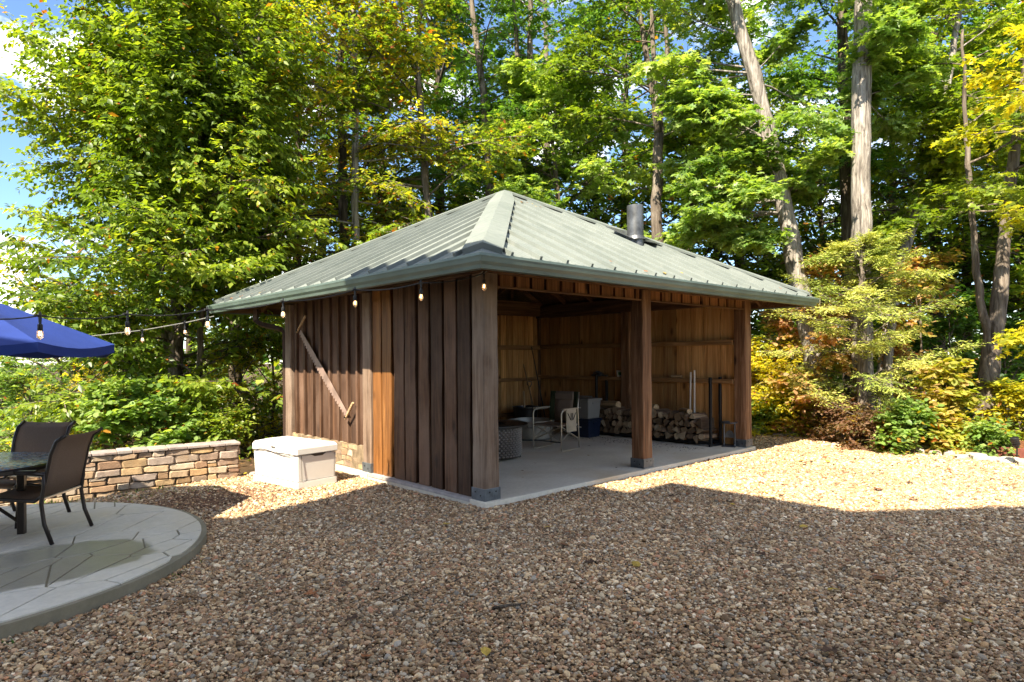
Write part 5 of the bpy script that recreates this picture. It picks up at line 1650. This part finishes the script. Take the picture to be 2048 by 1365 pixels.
# --- left: the big beech, its stems, and the sunlit thicket behind the wall
px_tree('beech_tree', 'large leafy green beech tree standing behind the garden wall', 12.4,
        [(347, 905, 30), (350, 740, 27), (358, 560, 24), (385, 330, 19), (420, 90, 14), (440, -160, 8)], seed=1, limbs=84, span=(0.10, 0.99), llen=(1.6, 2.45), elev=(5, 62), per=13, size=0.128, pal=G_MID,
        bark='bark_mid', stems=((12.2, [(352, 690, 18), (405, 560, 15), (470, 330, 11), (520, 60, 6)]), (12.6, [(345, 720, 18), (310, 600, 14), (265, 380, 11), (240, 120, 6)]), (12.0, [(395, 890, 15), (400, 700, 12), (412, 520, 9)])),
        accent=(0.022, ACC), n_sub=12, twigs=5, twig=0.44, flat=0.5, droop=0.06, tint=(-0.35, 0.4), fill=(360, 260, 265, 430, 4600), hang=0.6)
thicket = [
 (120, 700, 12.2, 190, G_YEL, 'yellow green shrub arching beneath the umbrella edge', 0.085),
 (250, 730, 12.8, 170, G_YEL, 'yellow leaved shrub between umbrella and beech trunk', 0.085),
 (60, 800, 11.0, 110, G_LIGHT, 'light green bush behind the patio chairs', 0.085),
 (230, 850, 10.4, 95, G_LIGHT, 'broad leaved green bush spilling over the left of the garden wall', 0.10),
 (330, 855, 10.6, 80, G_LIGHT, 'low broad leaved bush at the foot of the beech', 0.10),
 (470, 760, 12.8, 120, G_YEL, 'yellow green shrub between beech and storage box', 0.08),
 (545, 720, 14.0, 120, G_YEL, 'tall yellow shrub seen below the left eave', 0.08),
 (430, 860, 11.0, 70, G_MID, 'small dark green bush above the right of the garden wall', 0.08),
]
def px_shrub(name, label, px, py, depth, half_px, pal, size, seed, shape='ovate', limbs=13, per=7, accent=None, tint=(-0.3, 0.4), n_sub=9, twigs=4, elev=(10, 70), cat='shrub', stem_px=6, bark='bark_mid', top=None, mat='leaf', twig=0.26, flat=0.45, droop=0.18):
    r_m = half_px * depth / F_PX
    b = at(px, py, depth)
    gz_ = float(terrain_z(b[0], b[1]))
    ytop = py - half_px * 0.25
    base_y = CY + (CAM[2] - gz_) * F_PX / depth
    return px_tree(name, label, depth, [(px, base_y, stem_px), (px + 3, (base_y + ytop) / 2, stem_px * 0.8), (px - 2, ytop, stem_px * 0.45)], cat, seed, limbs, (0.06, 0.98), (r_m * 0.75, r_m * 1.15), elev, per, size, pal, shape, bark,
                   accent=accent, n_sub=n_sub, twigs=twigs, twig=twig, droop=droop, tint=tint, sub=0.5, flat=flat, mat=mat, to_ground=True)
for i, (px, py, dp, hp, pal, lab, sz) in enumerate(thicket):
    px_shrub('thicket_shrub', lab, px, py, dp, hp, pal, sz, 100 + i, 'broad' if sz > 0.09 else 'ovate', limbs=16, per=8, accent=(0.03, ACC), tint=(0.0, 0.75) if pal is G_YEL else (-0.2, 0.5))
px_shrub('thicket_shrub', 'dark evergreen shrub at the far end of the garden wall', 5, 800, 12.5, 95, G_DARK, 0.07, 140, limbs=20, per=10, tint=(-0.6, 0.0))

# --- behind the roof
px_tree('birch_tree', 'slender pale trunked tree with yellowing leaves rising behind the roof', 14.0,
        [(712, 520, 15), (710, 380, 14), (711, 200, 13), (708, 20, 10), (712, -180, 6)], seed=2, limbs=34, span=(0.30, 0.99), llen=(1.3, 2.0), elev=(0, 45), per=7, size=0.12, pal=G_YEL, bark='bark_pale', accent=(0.10, ACC), tint=(-0.7, 0.3))
px_tree('maple_tree', 'tree with orange tinged leaves beside the slender pale trunk', 15.0,
        [(690, 540, 20), (685, 350, 18), (680, 150, 14), (690, -120, 8)], seed=3, limbs=34, span=(0.25, 0.99), llen=(1.5, 2.3), elev=(5, 50), per=7, size=0.13, pal=G_YEL, bark='bark_dark', accent=(0.12, ACC), tint=(-0.7, 0.1))
px_tree('maple_tree', 'yellow green tree just left of the roof peak', 14.5,
        [(860, 500, 16), (850, 330, 14), (835, 120, 11), (845, -140, 6)], seed=4, limbs=36, span=(0.2, 0.99), llen=(1.4, 2.2), elev=(0, 45), per=7, size=0.12, pal=G_MID, shape='lobed', accent=(0.09, ACC), tint=(-0.3, 0.5))
px_tree('oak_tree', 'dark green forked tree with twin trunks behind the roof peak', 17.0,
        [(985, 480, 20), (978, 330, 18), (968, 190, 15), (945, 20, 10), (930, -180, 6)], seed=5, limbs=36, span=(0.3, 0.99), llen=(1.3, 2.2), elev=(5, 50), per=7, size=0.13, pal=G_DARK, shape='lobed', bark='bark_mid', stems=((17.2, [(1050, 420, 14), (1045, 200, 12), (1030, 60, 9), (1020, -160, 5)]), (17.4, [(1062, 300, 13), (1060, 60, 11), (1058, -160, 6)])), tint=(-0.3, 0.6))
px_tree('maple_tree', 'pale green sunlit maple in front of the trunks behind the roof peak', 16.4,
        [(1120, 500, 13), (1115, 390, 11), (1105, 280, 7), (1110, 215, 4)], seed=6, limbs=34, span=(0.2, 0.99), llen=(1.4, 2.1), elev=(0, 55), per=8, size=0.155, pal=G_LIGHT, shape='lobed', tint=(-0.1, 0.5))
px_tree('oak_tree', 'tall forked oak with several stems behind the flue pipe', 14.5,
        [(1315, 520, 24), (1312, 400, 22), (1318, 260, 20), (1295, 120, 12), (1272, -20, 8), (1262, -160, 5)], seed=7, limbs=30, span=(0.45, 0.99), llen=(1.2, 2.1), elev=(5, 55), per=7, size=0.125, pal=G_MID, shape='lobed', bark='bark_mid',
        stems=((14.6, [(1316, 265, 13), (1335, 120, 10), (1328, -20, 8), (1330, -160, 5)]), (14.4, [(1316, 265, 12), (1305, 90, 9), (1300, -160, 5)])), tint=(-0.4, 0.3))
# --- right: the leaning and the straight trunk, forked trees
px_tree('maple_tree', 'maple with a pale leaning trunk and sunlit boughs right of the roof', 12.6,
        [(1655, 850, 34), (1632, 740, 36), (1612, 640, 37), (1592, 540, 36), (1566, 400, 33), (1540, 280, 31), (1508, 150, 28), (1470, 20, 24), (1430, -140, 16)], seed=8, limbs=16, span=(0.60, 0.99), llen=(1.2, 2.0), elev=(-5, 40), per=8, size=0.135, pal=G_LIGHT, shape='lobed', bark='bark_pale',
        boughs=((1450, 190, 12.2, 3), (1380, 250, 12.4, 2), (1500, 330, 12.1, 4), (1420, 380, 12.2, 3), (1600, 300, 12.3, 3), (1650, 340, 12.4, 2), (1370, 440, 12.6, 3), (1480, 440, 12.4, 3), (1350, 150, 12.8, 2), (1560, 100, 12.6, 2)), tint=(-0.3, 0.45), twig=0.30)
px_tree('poplar_tree', 'tall straight pale trunk rising behind the cedar', 12.0,
        [(1726, 860, 40), (1724, 620, 38), (1722, 400, 37), (1722, 200, 35), (1726, 20, 31), (1730, -160, 26)], seed=9, limbs=10, span=(0.74, 0.99), llen=(0.8, 1.3), elev=(0, 35), per=7, size=0.135, pal=G_LIGHT, shape='lobed', bark='bark_pale',
        boughs=((1690, 130, 12.2, 2), (1790, 150, 12.3, 3), (1770, 90, 12.3, 2), (1820, 60, 12.6, 2)), tint=(-0.3, 0.4))
px_tree('hickory_tree', 'darker trunk standing close behind the tall straight pale one', 15.2,
        [(1698, 800, 24), (1694, 500, 23), (1690, 250, 22), (1684, 60, 18), (1680, -150, 10)], seed=10, limbs=26, span=(0.5, 0.99), llen=(1.4, 2.2), elev=(5, 45), per=7, size=0.14, pal=G_DARK, shape='lobed', bark='bark_dark', tint=(-0.2, 0.5))
px_tree('birch_tree', 'pale trunk leaning right above the cedar', 14.6,
        [(1762, 800, 24), (1772, 680, 23), (1808, 500, 21), (1840, 410, 20), (1868, 330, 17), (1892, 200, 14), (1915, 40, 10), (1930, -140, 6)], seed=11, limbs=28, span=(0.5, 0.99), llen=(1.2, 1.9), elev=(0, 40), per=7, size=0.14, pal=G_MID, shape='lobed', bark='bark_pale',
        boughs=((1830, 260, 13.0, 3), (1900, 300, 13.0, 3), (1960, 280, 12.8, 3)), tint=(-0.3, 0.5))
px_tree('oak_tree', 'furrowed grey trunk forking in two beside the mulch bed', 11.4,
        [(1962, 895, 40), (1972, 800, 36), (1984, 690, 34), (1992, 640, 30), (2005, 520, 24), (2018, 380, 21), (2040, 240, 17), (2062, 60, 12), (2075, -140, 7)], seed=12, limbs=22, span=(0.55, 0.99), llen=(1.1, 1.8), elev=(0, 45), per=7, size=0.13, pal=G_MID, shape='lobed', bark='bark_mid',
        stems=((11.4, [(1982, 690, 20), (1964, 620, 15), (1952, 520, 13), (1938, 380, 11), (1932, 250, 8), (1925, 60, 5)]),), tint=(-0.3, 0.4))
px_tree('maple_tree', 'yellow leaved maple reaching in over the mulch bed', 9.6,
        [(2150, 940, 30), (2140, 600, 26), (2135, 300, 22), (2130, 0, 16)], seed=13, limbs=4, span=(0.7, 0.99), llen=(0.8, 1.2), elev=(0, 20), per=6, size=0.13, pal=G_YEL, shape='lobed', bark='bark_mid',
        boughs=((1955, 175, 9.2, 1), (2010, 130, 9.2, 1), (2030, 420, 9.2, 1), (2040, 600, 9.2, 2)), tint=(-0.6, 0.2), n_sub=8, twigs=4)

# --- right understory
px_tree('dead_snag', 'pale broken snag with a bare top standing inside the cedar', 11.9, [(1778, 860, 16), (1776, 740, 17), (1782, 660, 16), (1788, 618, 13)], seed=14, limbs=1, span=(0.9, 0.95), llen=(0.3, 0.4), elev=(20, 30), per=1, size=0.04, pal=G_RUSS, bark='bark_pale', n_sub=2, twigs=1)
cedar_limbs = []
def cedar():
    dp = 11.2
    rg = np.random.default_rng(77)
    s_ = Sprays(78)
    b = at(1728, 885, dp); b[2] = float(terrain_z(b[0], b[1])) - 0.03
    t = empty('cedar_tree', tuple(b), 0, 'feathery yellow green cedar in front of the tall pale trunk', 'tree')
    P = [b, at(1727, 760, dp), at(1725, 620, dp), at(1724, 540, dp), at(1722, 485, dp)]
    mb = MB(); ln = trunk_mesh(mb, P, [0.10, 0.085, 0.06, 0.035, 0.012], rg)
    for i in range(58):
        f = 0.10 + 0.88 * (i + rg.random()) / 58
        q = min(f, .999) * (len(ln) - 1); k = int(q); p = ln[k] + (ln[k+1] - ln[k]) * (q - k)
        a = rg.uniform(0, 2*math.pi)
        L = (1.55 * (1 - f) ** 0.7 + 0.25) * rg.uniform(0.45, 1.25)
        el = math.radians(rg.uniform(-14, 38) + 14 * f)
        s_.limb(p, (math.cos(a)*math.cos(el), math.sin(a)*math.cos(el), math.sin(el)), L, 0.012, rg.uniform(-0.5, 0.4), 13, 0.30, 7, 0.19, 0.10, 0.14, flat=0.6, start=0.30)
    mb.add(s_.wood.v, s_.wood.f); mb.v = [tuple(np.array(v) - b) for v in mb.v]
    mb.build('trunk', M['bark_mid'], t, smooth=True)
    Pl, A, Nn, S, col = s_.leaves(9, 0.07, G_CEDAR, 0.25, 0.25, None)
    leaf_object('crown', Pl - b, A, Nn, S, col, 'needle', t, M['needle'])
cedar()
under = [
 (1545, 760, 13.2, 90, G_YEL, 'yellow green sapling beside the end post of the shed', 0.085, 'ovate'),
 (1600, 815, 12.8, 75, G_YEL, 'bright yellow green shrub at the foot of the leaning trunk', 0.085, 'ovate'),
 (1530, 845, 13.0, 45, G_LIGHT, 'light green bush low beside the end post', 0.085, 'broad'),
 (1560, 655, 13.4, 60, G_PINK, 'pink tinged dogwood sapling under the right eave', 0.10, 'broad'),
 (1640, 560, 12.4, 70, G_PINK, 'salmon leaved dogwood between leaning and straight trunks', 0.10, 'broad'),
 (1840, 545, 12.2, 75, G_PINK, 'salmon leaved dogwood bough right of the straight trunk', 0.10, 'broad'),
 (1690, 855, 11.6, 50, G_RUSS, 'russet brown shrub below the cedar', 0.085, 'ovate'),
 (1745, 868, 10.6, 42, G_RUSS, 'dry reddish seedling clump at the border stones', 0.085, 'ovate'),
 (1815, 860, 10.2, 50, G_LIGHT, 'light green shrub at the stone border below the cedar', 0.085, 'broad'),
 (1865, 775, 10.6, 58, G_ORG, 'orange leaved sapling in front of the dark woods', 0.11, 'broad'),
 (1890, 862, 10.2, 32, G_ORG, 'small golden sapling at the stone border', 0.11, 'broad'),
 (2035, 820, 11.0, 52, G_YEL, 'yellow green shrub beside the furrowed grey trunk', 0.10, 'ovate'),
 (1975, 878, 9.7, 28, G_LIGHT, 'fern like seedling at the foot of the furrowed trunk', 0.085, 'ovate'),
 (1900, 650, 13.0, 90, G_DARK, 'dark green shrub in the shade right of the cedar', 0.09, 'broad'),
 (2010, 720, 13.2, 110, G_DARK, 'dark green thicket bush behind the furrowed trunk', 0.09, 'broad'),
 (1600, 730, 14.6, 90, G_DARK, 'dark green bush in the shade behind the leaning trunk', 0.09, 'broad'),
]
for i, (px, py, dp, hp, pal, lab, sz, shp) in enumerate(under):
    px_shrub('understory_shrub', lab, px, py, dp, hp, pal, sz, 300 + i, shp, limbs=14 if hp < 80 else 20, per=7 if hp < 80 else 9, accent=(0.03, ACC), stem_px=5)

# --- woods behind: shared crowns, each tree its own object
def proto(seed, h, crown0, pal, size, limbs, llen, shape, bark):
    rg = np.random.default_rng(5000 + seed); s_ = Sprays(6000 + seed)
    t = empty('forest_tree', (0, 0, 0))
    P = [np.array((0, 0, -0.3)), np.array((0.05, 0, h*0.3)), np.array((0.1, 0.1, h*0.65)), np.array((0, 0.15, h))]
    mb = MB(); ln = trunk_mesh(mb, P, [0.19, 0.15, 0.10, 0.03], rg, 8)
    for i in range(limbs):
        f = crown0 + (0.99 - crown0) * (i + rg.random()) / limbs
        q = f * (len(ln) - 1); k = int(q); p = ln[k] + (ln[min(k+1, len(ln)-1)] - ln[k]) * (q - k)
        a = rg.uniform(0, 2*math.pi); g = (f - crown0) / (1 - crown0)
        el = math.radians(5 + 50 * g + rg.normal(0, 8))
        L = rg.uniform(*llen) * (0.5 + 0.75 * math.sin(math.pi * (0.2 + 0.75 * g)))
        s_.limb(p, (math.cos(a)*math.cos(el), math.sin(a)*math.cos(el), math.sin(el)), L, 0.018*L, rg.uniform(-0.5, 0.4), 11, 0.45, 4, 0.40, 0.12, flat=0.45)
    mb.add(s_.wood.v, s_.wood.f); mb.build('trunk', M[bark], t, smooth=True)
    a_ = s_.leaves(6, size, pal, 0.25, 0.35, (0.03, ACC))
    leaf_object('crown', *a_, shape, t, M['leaf'])
    return t
protos = [proto(0, 12.5, 0.30, G_DARK, 0.17, 40, (1.7, 2.6), 'broad', 'bark_dark'), proto(1, 11.0, 0.22, G_MID, 0.16, 42, (1.6, 2.5), 'ovate', 'bark_dark'),
          proto(2, 13.5, 0.35, G_DARK, 0.17, 38, (1.5, 2.4), 'ovate', 'bark_mid'), proto(3, 8.0, 0.12, G_MID, 0.15, 40, (1.4, 2.2), 'broad', 'bark_dark')]
pl_lab = ['dark green full crowned forest tree in the woods behind the shed', 'mid green forest tree in the woods behind the shed', 'tall narrow dark forest tree in the woods behind the shed', 'low branching young forest tree in the woods behind the shed']
spots = [(590, 17, 1), (470, 17.5, 3), (640, 21, 2), (770, 19, 1), (880, 20, 0), (930, 24, 2), (1010, 21, 3), (1090, 23, 2), (1190, 20, 3), (1250, 22, 2), (1385, 19, 3), (1430, 23, 2), (1490, 19, 3), (1540, 22, 1),
         (1640, 19, 3), (1780, 19, 2), (1830, 22, 3), (1880, 18, 1), (1930, 20, 0), (2000, 18, 2), (2050, 20, 0), (2090, 16.5, 3), (2150, 19, 1), (2240, 17, 0), (2330, 16, 2), (380, 19, 3), (260, 20, 3), (150, 22, 3), (1700, 27, 3), (1330, 27, 3)]
used = set()
rs = np.random.default_rng(9)
for (px, dp, k) in spots:
    t = protos[k] if k not in used else copy_tree(protos[k])
    used.add(k)
    p = at(px, CY, dp)
    t.location = (p[0], p[1], float(terrain_z(p[0], p[1])))
    t.rotation_euler = (0, 0, rs.uniform(0, 6.28))
    sc = rs.uniform(0.85, 1.15) * (0.62 if px < 420 else 1.0)
    t.scale = (sc, sc, sc * rs.uniform(0.9, 1.1))
    tag(t, pl_lab[k], 'tree', 'forest trees behind the shed, kind %s' % ('full crowned', 'mid green', 'tall narrow', 'low branching')[k])

# far-off wood that reads as one mass, all round behind the trees
def far_wood():
    r = np.random.default_rng(44)
    n = 42000
    az = r.uniform(-math.pi, math.pi, n)
    ang_ = np.degrees(np.abs(np.arctan2(np.sin(az - YAW), np.cos(az - YAW))))
    rel = np.degrees(np.arctan2(np.sin(az - YAW), np.cos(az - YAW)))          # + is left of the view axis
    dist = r.uniform(27, 46, n)
    hmax = np.where(rel > 33, 4.0, np.where(rel > 20, 5.5, 6.5)) * (0.75 + 0.25*np.sin(az*9) * np.cos(az*23 + 1))
    z = hmax * r.random(n) ** 0.8
    keep = ((rel > -62) & (rel < 62)) | (r.random(n) < 0.35)
    az, dist, z = az[keep], dist[keep], z[keep]; n = len(az)
    x, y = CAM[0] + dist*np.cos(az), CAM[1] + dist*np.sin(az)
    P = np.stack([x, y, z + terrain_z(x, y)], 1)
    A = unit(r.normal(0, 1, (n, 3)) + np.array((0, 0, -0.3))); Nn = unit(r.normal(0, 0.5, (n, 3)) + np.array((0, 0, 1.0)) - SUN_DIR*0.4)
    pal = np.array(G_DARK + G_MID)
    col = pal[r.integers(0, len(pal), n)] * r.uniform(0.8, 1.2, (n, 1))
    o = leaf_object('far_wood', P, A, Nn, r.uniform(0.28, 0.6, n), col, 'broad', None, M['leaf'])
    tag(o, 'far off mass of green woods beyond the nearer trees', 'woods', kind='stuff')
far_wood()

# low growth on the forest floor
def ground_cover():
    r = np.random.default_rng(45)
    n = 60000
    x, y = r.uniform(-9, 17, n), r.uniform(-7, 17, n)
    ok, dep = in_view(x, y, 0.2)
    ok &= ~inside(x, y, yard) & (dep > 6) & (dep < 21)
    ok &= ~((x > -0.4) & (x < 6.6) & (y > -0.3) & (y < 5.4))
    ok &= ~((x < -1.0) & (y < 4.6) & (y > -4))
    ok &= (np.sin(x*1.7 + 0.4)*np.cos(y*1.4) + r.normal(0, 0.5, n)) > -0.2
    x, y = x[ok], y[ok]; n = len(x)
    z = terrain_z(x, y) + r.random(n)**2 * 0.34 + 0.02
    P = np.stack([x, y, z], 1)
    A = unit(r.normal(0, 1, (n, 3)) * np.array((1, 1, 0.35))); Nn = unit(r.normal(0, 0.35, (n, 3)) + np.array((0, 0, 1.0)))
    pal = np.array(G_MID + G_YEL + G_RUSS)
    o = leaf_object('ground_cover', P, A, Nn, r.uniform(0.05, 0.11, n), pal[r.integers(0, len(pal), n)], 'broad', None, M['leaf'])
    tag(o, 'low leafy ground cover under the trees', 'ground cover', kind='stuff')
ground_cover()
def grass():
    r = np.random.default_rng(46)
    n = 1700
    u = r.random(n); x = -3.4 + 1.9*u; y = 3.25 + 0.12*np.sin(x*5) + r.normal(0, 0.16, n) - 0.06*(x + 2.5)
    k = (~inside(x, y, patio_poly)) & (y < 3.72 - 0.12*(x + 1.2) )
    x, y = x[k], y[k]; n = len(x)
    P = np.stack([x, y, np.full(n, -0.10)], 1)
    A = unit(r.normal(0, 0.45, (n, 3)) + np.array((0, 0, 1.0))); Nn = unit(r.normal(0, 1, (n, 3)))
    pal = np.array(G_MID + G_LIGHT)
    o = leaf_object('grass_tufts', P, A, Nn, r.uniform(0.03, 0.075, n), pal[r.integers(0, len(pal), n)], 'needle', None, M['needle'])
    tag(o, 'short green grass along the foot of the garden wall', 'grass', kind='stuff')
    n = 900
    t = r.uniform(-1.5, 0.6, n)
    x = PC[0] + (PR + 0.03 + np.abs(r.normal(0, 0.05, n)))*np.cos(t); y = PC[1] + (PR + 0.03 + np.abs(r.normal(0, 0.05, n)))*np.sin(t)
    kk = np.sin(t*7.0) + r.normal(0, 0.4, n) > 0.4
    x, y = x[kk], y[kk]; n = len(x)
    o = leaf_object('patio_weeds', np.stack([x, y, np.full(n, -0.075)], 1), unit(r.normal(0, 0.6, (n, 3)) + np.array((0, 0, 0.8))), unit(r.normal(0, 1, (n, 3))), r.uniform(0.015, 0.05, n), pal[r.integers(0, len(pal), n)], 'needle', None, M['needle'])
    tag(o, 'tiny green weeds and moss along the edge of the patio', 'weeds', kind='stuff')
grass()

# fallen leaves and twigs
def dry_leaf_mesh(seed):
    r = random.Random(seed)
    T = SHAPES['lobed'][0] if seed % 2 else SHAPES['broad'][0]
    F = SHAPES['lobed'][1] if seed % 2 else SHAPES['broad'][1]
    vs = [(0.085*(a - 0.5), 0.085*b, 0.022*abs(b)*r.uniform(0.5, 1.6) + 0.012*(a - 0.5)**2 + r.uniform(0, 0.006)) for a, b, c in T]
    me = bpy.data.meshes.new('fallen_leaf'); me.from_pydata(vs, [], F)
    return me
tones = [flat('dry_leaf_brown', (0.17, 0.075, 0.035), 0.8, 0, 0.2, 20, 0.4), flat('dry_leaf_rust', (0.26, 0.10, 0.04), 0.8, 0, 0.2, 20, 0.4), flat('dry_leaf_yellow', (0.36, 0.24, 0.05), 0.8, 0, 0.2, 20, 0.4), flat('dry_leaf_dark', (0.07, 0.04, 0.025), 0.8, 0, 0.2, 20, 0.4)]
dl = []
for i in range(8):
    me = dry_leaf_mesh(i); me.materials.append(tones[i % 4]); dl.append(me)
rf = random.Random(5)
cnt = 0
while cnt < 90:
    px, py = (rf.uniform(1310, 2030), rf.uniform(890, 1015)) if cnt < 62 else (rf.uniform(560, 2000), rf.uniform(1030, 1330))
    p = ground(px, py)
    if not inside(np.array([p[0]]), np.array([p[1]]), yard)[0] or (p[0] < L_ + 0.1 and p[1] > -0.1) or inside(np.array([p[0]]), np.array([p[1]]), patio_poly)[0]: continue
    o = bpy.data.objects.new('fallen_leaf', rf.choice(dl)); COL.objects.link(o)
    o.location = (p[0], p[1], -0.042); s = rf.uniform(0.6, 1.25); o.scale = (s, s, s)
    o.rotation_euler = (rf.uniform(-0.2, 0.2), rf.uniform(-0.2, 0.2), rf.uniform(0, 6.28))
    tag(o, 'dry fallen leaf lying on the gravel', 'leaf', 'fallen leaves on the gravel')
    cnt += 1
# leaves caught on the roof
def roof_leaf(u, v, k):
    # u along the eave (0..1), v up the slope, k = 0 front slope, 3 left slope
    a, b = cor[k], cor[(k+1) % 4]
    mid = (a + b) / 2; up = APEX - mid
    n = np.cross(b - a, up); n /= np.linalg.norm(n)
    p = a + (b - a)*u + up*v + n*0.012
    o = bpy.data.objects.new('fallen_leaf', rf.choice(dl)); COL.objects.link(o)
    o.location = tuple(p); s = rf.uniform(0.5, 0.95); o.scale = (s, s, s)
    e = Vector(n).to_track_quat('Z', 'Y').to_euler(); e.rotate_axis('Z', rf.uniform(0, 6.28)); o.rotation_euler = e
    tag(o, 'dry fallen leaf caught on the metal roof', 'leaf', 'fallen leaves on the roof')
for i in range(10): roof_leaf(0.47 + rf.uniform(-0.02, 0.09), 0.86 - abs(rf.gauss(0, 0.05)), 0)
for i in range(12): roof_leaf(rf.uniform(0.08, 0.4), rf.uniform(0.012, 0.035), 3)
for i in range(6): roof_leaf(rf.uniform(0.3, 0.9), rf.uniform(0.012, 0.08), 0)
for i, (x0, y0, x1, y1, w) in enumerate(((985, 1217, 1050, 1208, 0.011), (785, 1203, 823, 1189, 0.006), (905, 1165, 935, 1150, 0.005))):
    a, b = ground(x0, y0, -0.045), ground(x1, y1, -0.045)
    mb = MB(); mb.tube([a, (a+b)/2 + np.array((0, 0, 0.006)), b], [w, w*0.85, w*0.5], 6)
    tag(mb.build('fallen_twig', M['bark_dark']), ('thick dark twig lying on the gravel', 'thin brown twig lying on the gravel', 'short fine twig lying on the gravel near the shed')[i], 'twig')

# leaves blown in and bark crumbs on the slab
for (x, y) in ((1.0, 0.5), (1.7, 0.9), (2.4, 0.35), (3.6, 0.7), (4.4, 0.5), (4.7, 1.3), (3.1, 1.3), (2.2, 1.5), (4.1, 1.9), (0.7, 1.1)):
    o = bpy.data.objects.new('fallen_leaf', rf.choice(dl)); COL.objects.link(o)
    o.location = (x + rf.uniform(-0.2, 0.2), y + rf.uniform(-0.2, 0.2), 0.002); s = rf.uniform(0.4, 0.75); o.scale = (s, s, s)
    o.rotation_euler = (0, 0, rf.uniform(0, 6.28))
    tag(o, 'dry fallen leaf blown onto the concrete slab', 'leaf', 'fallen leaves on the slab')
mb = MB()
for i in range(420):
    x, y = 5.05 - abs(rf.gauss(0, 0.28)), rf.uniform(0.4, 2.9)
    s, a = rf.uniform(0.005, 0.02), rf.uniform(0, 3.1)
    c, d = s*math.cos(a), s*math.sin(a)
    mb.add([(x - c, y - d, 0.001), (x + d*0.4, y - c*0.4, 0.001), (x + c, y + d, 0.001), (x, y, 0.003 + s*0.3)], [(0, 1, 3), (1, 2, 3), (2, 0, 3)])
tag(mb.build('bark_crumbs', M['log_bark']), 'brown bark crumbs scattered on the slab by the firewood', 'bark', kind='stuff')
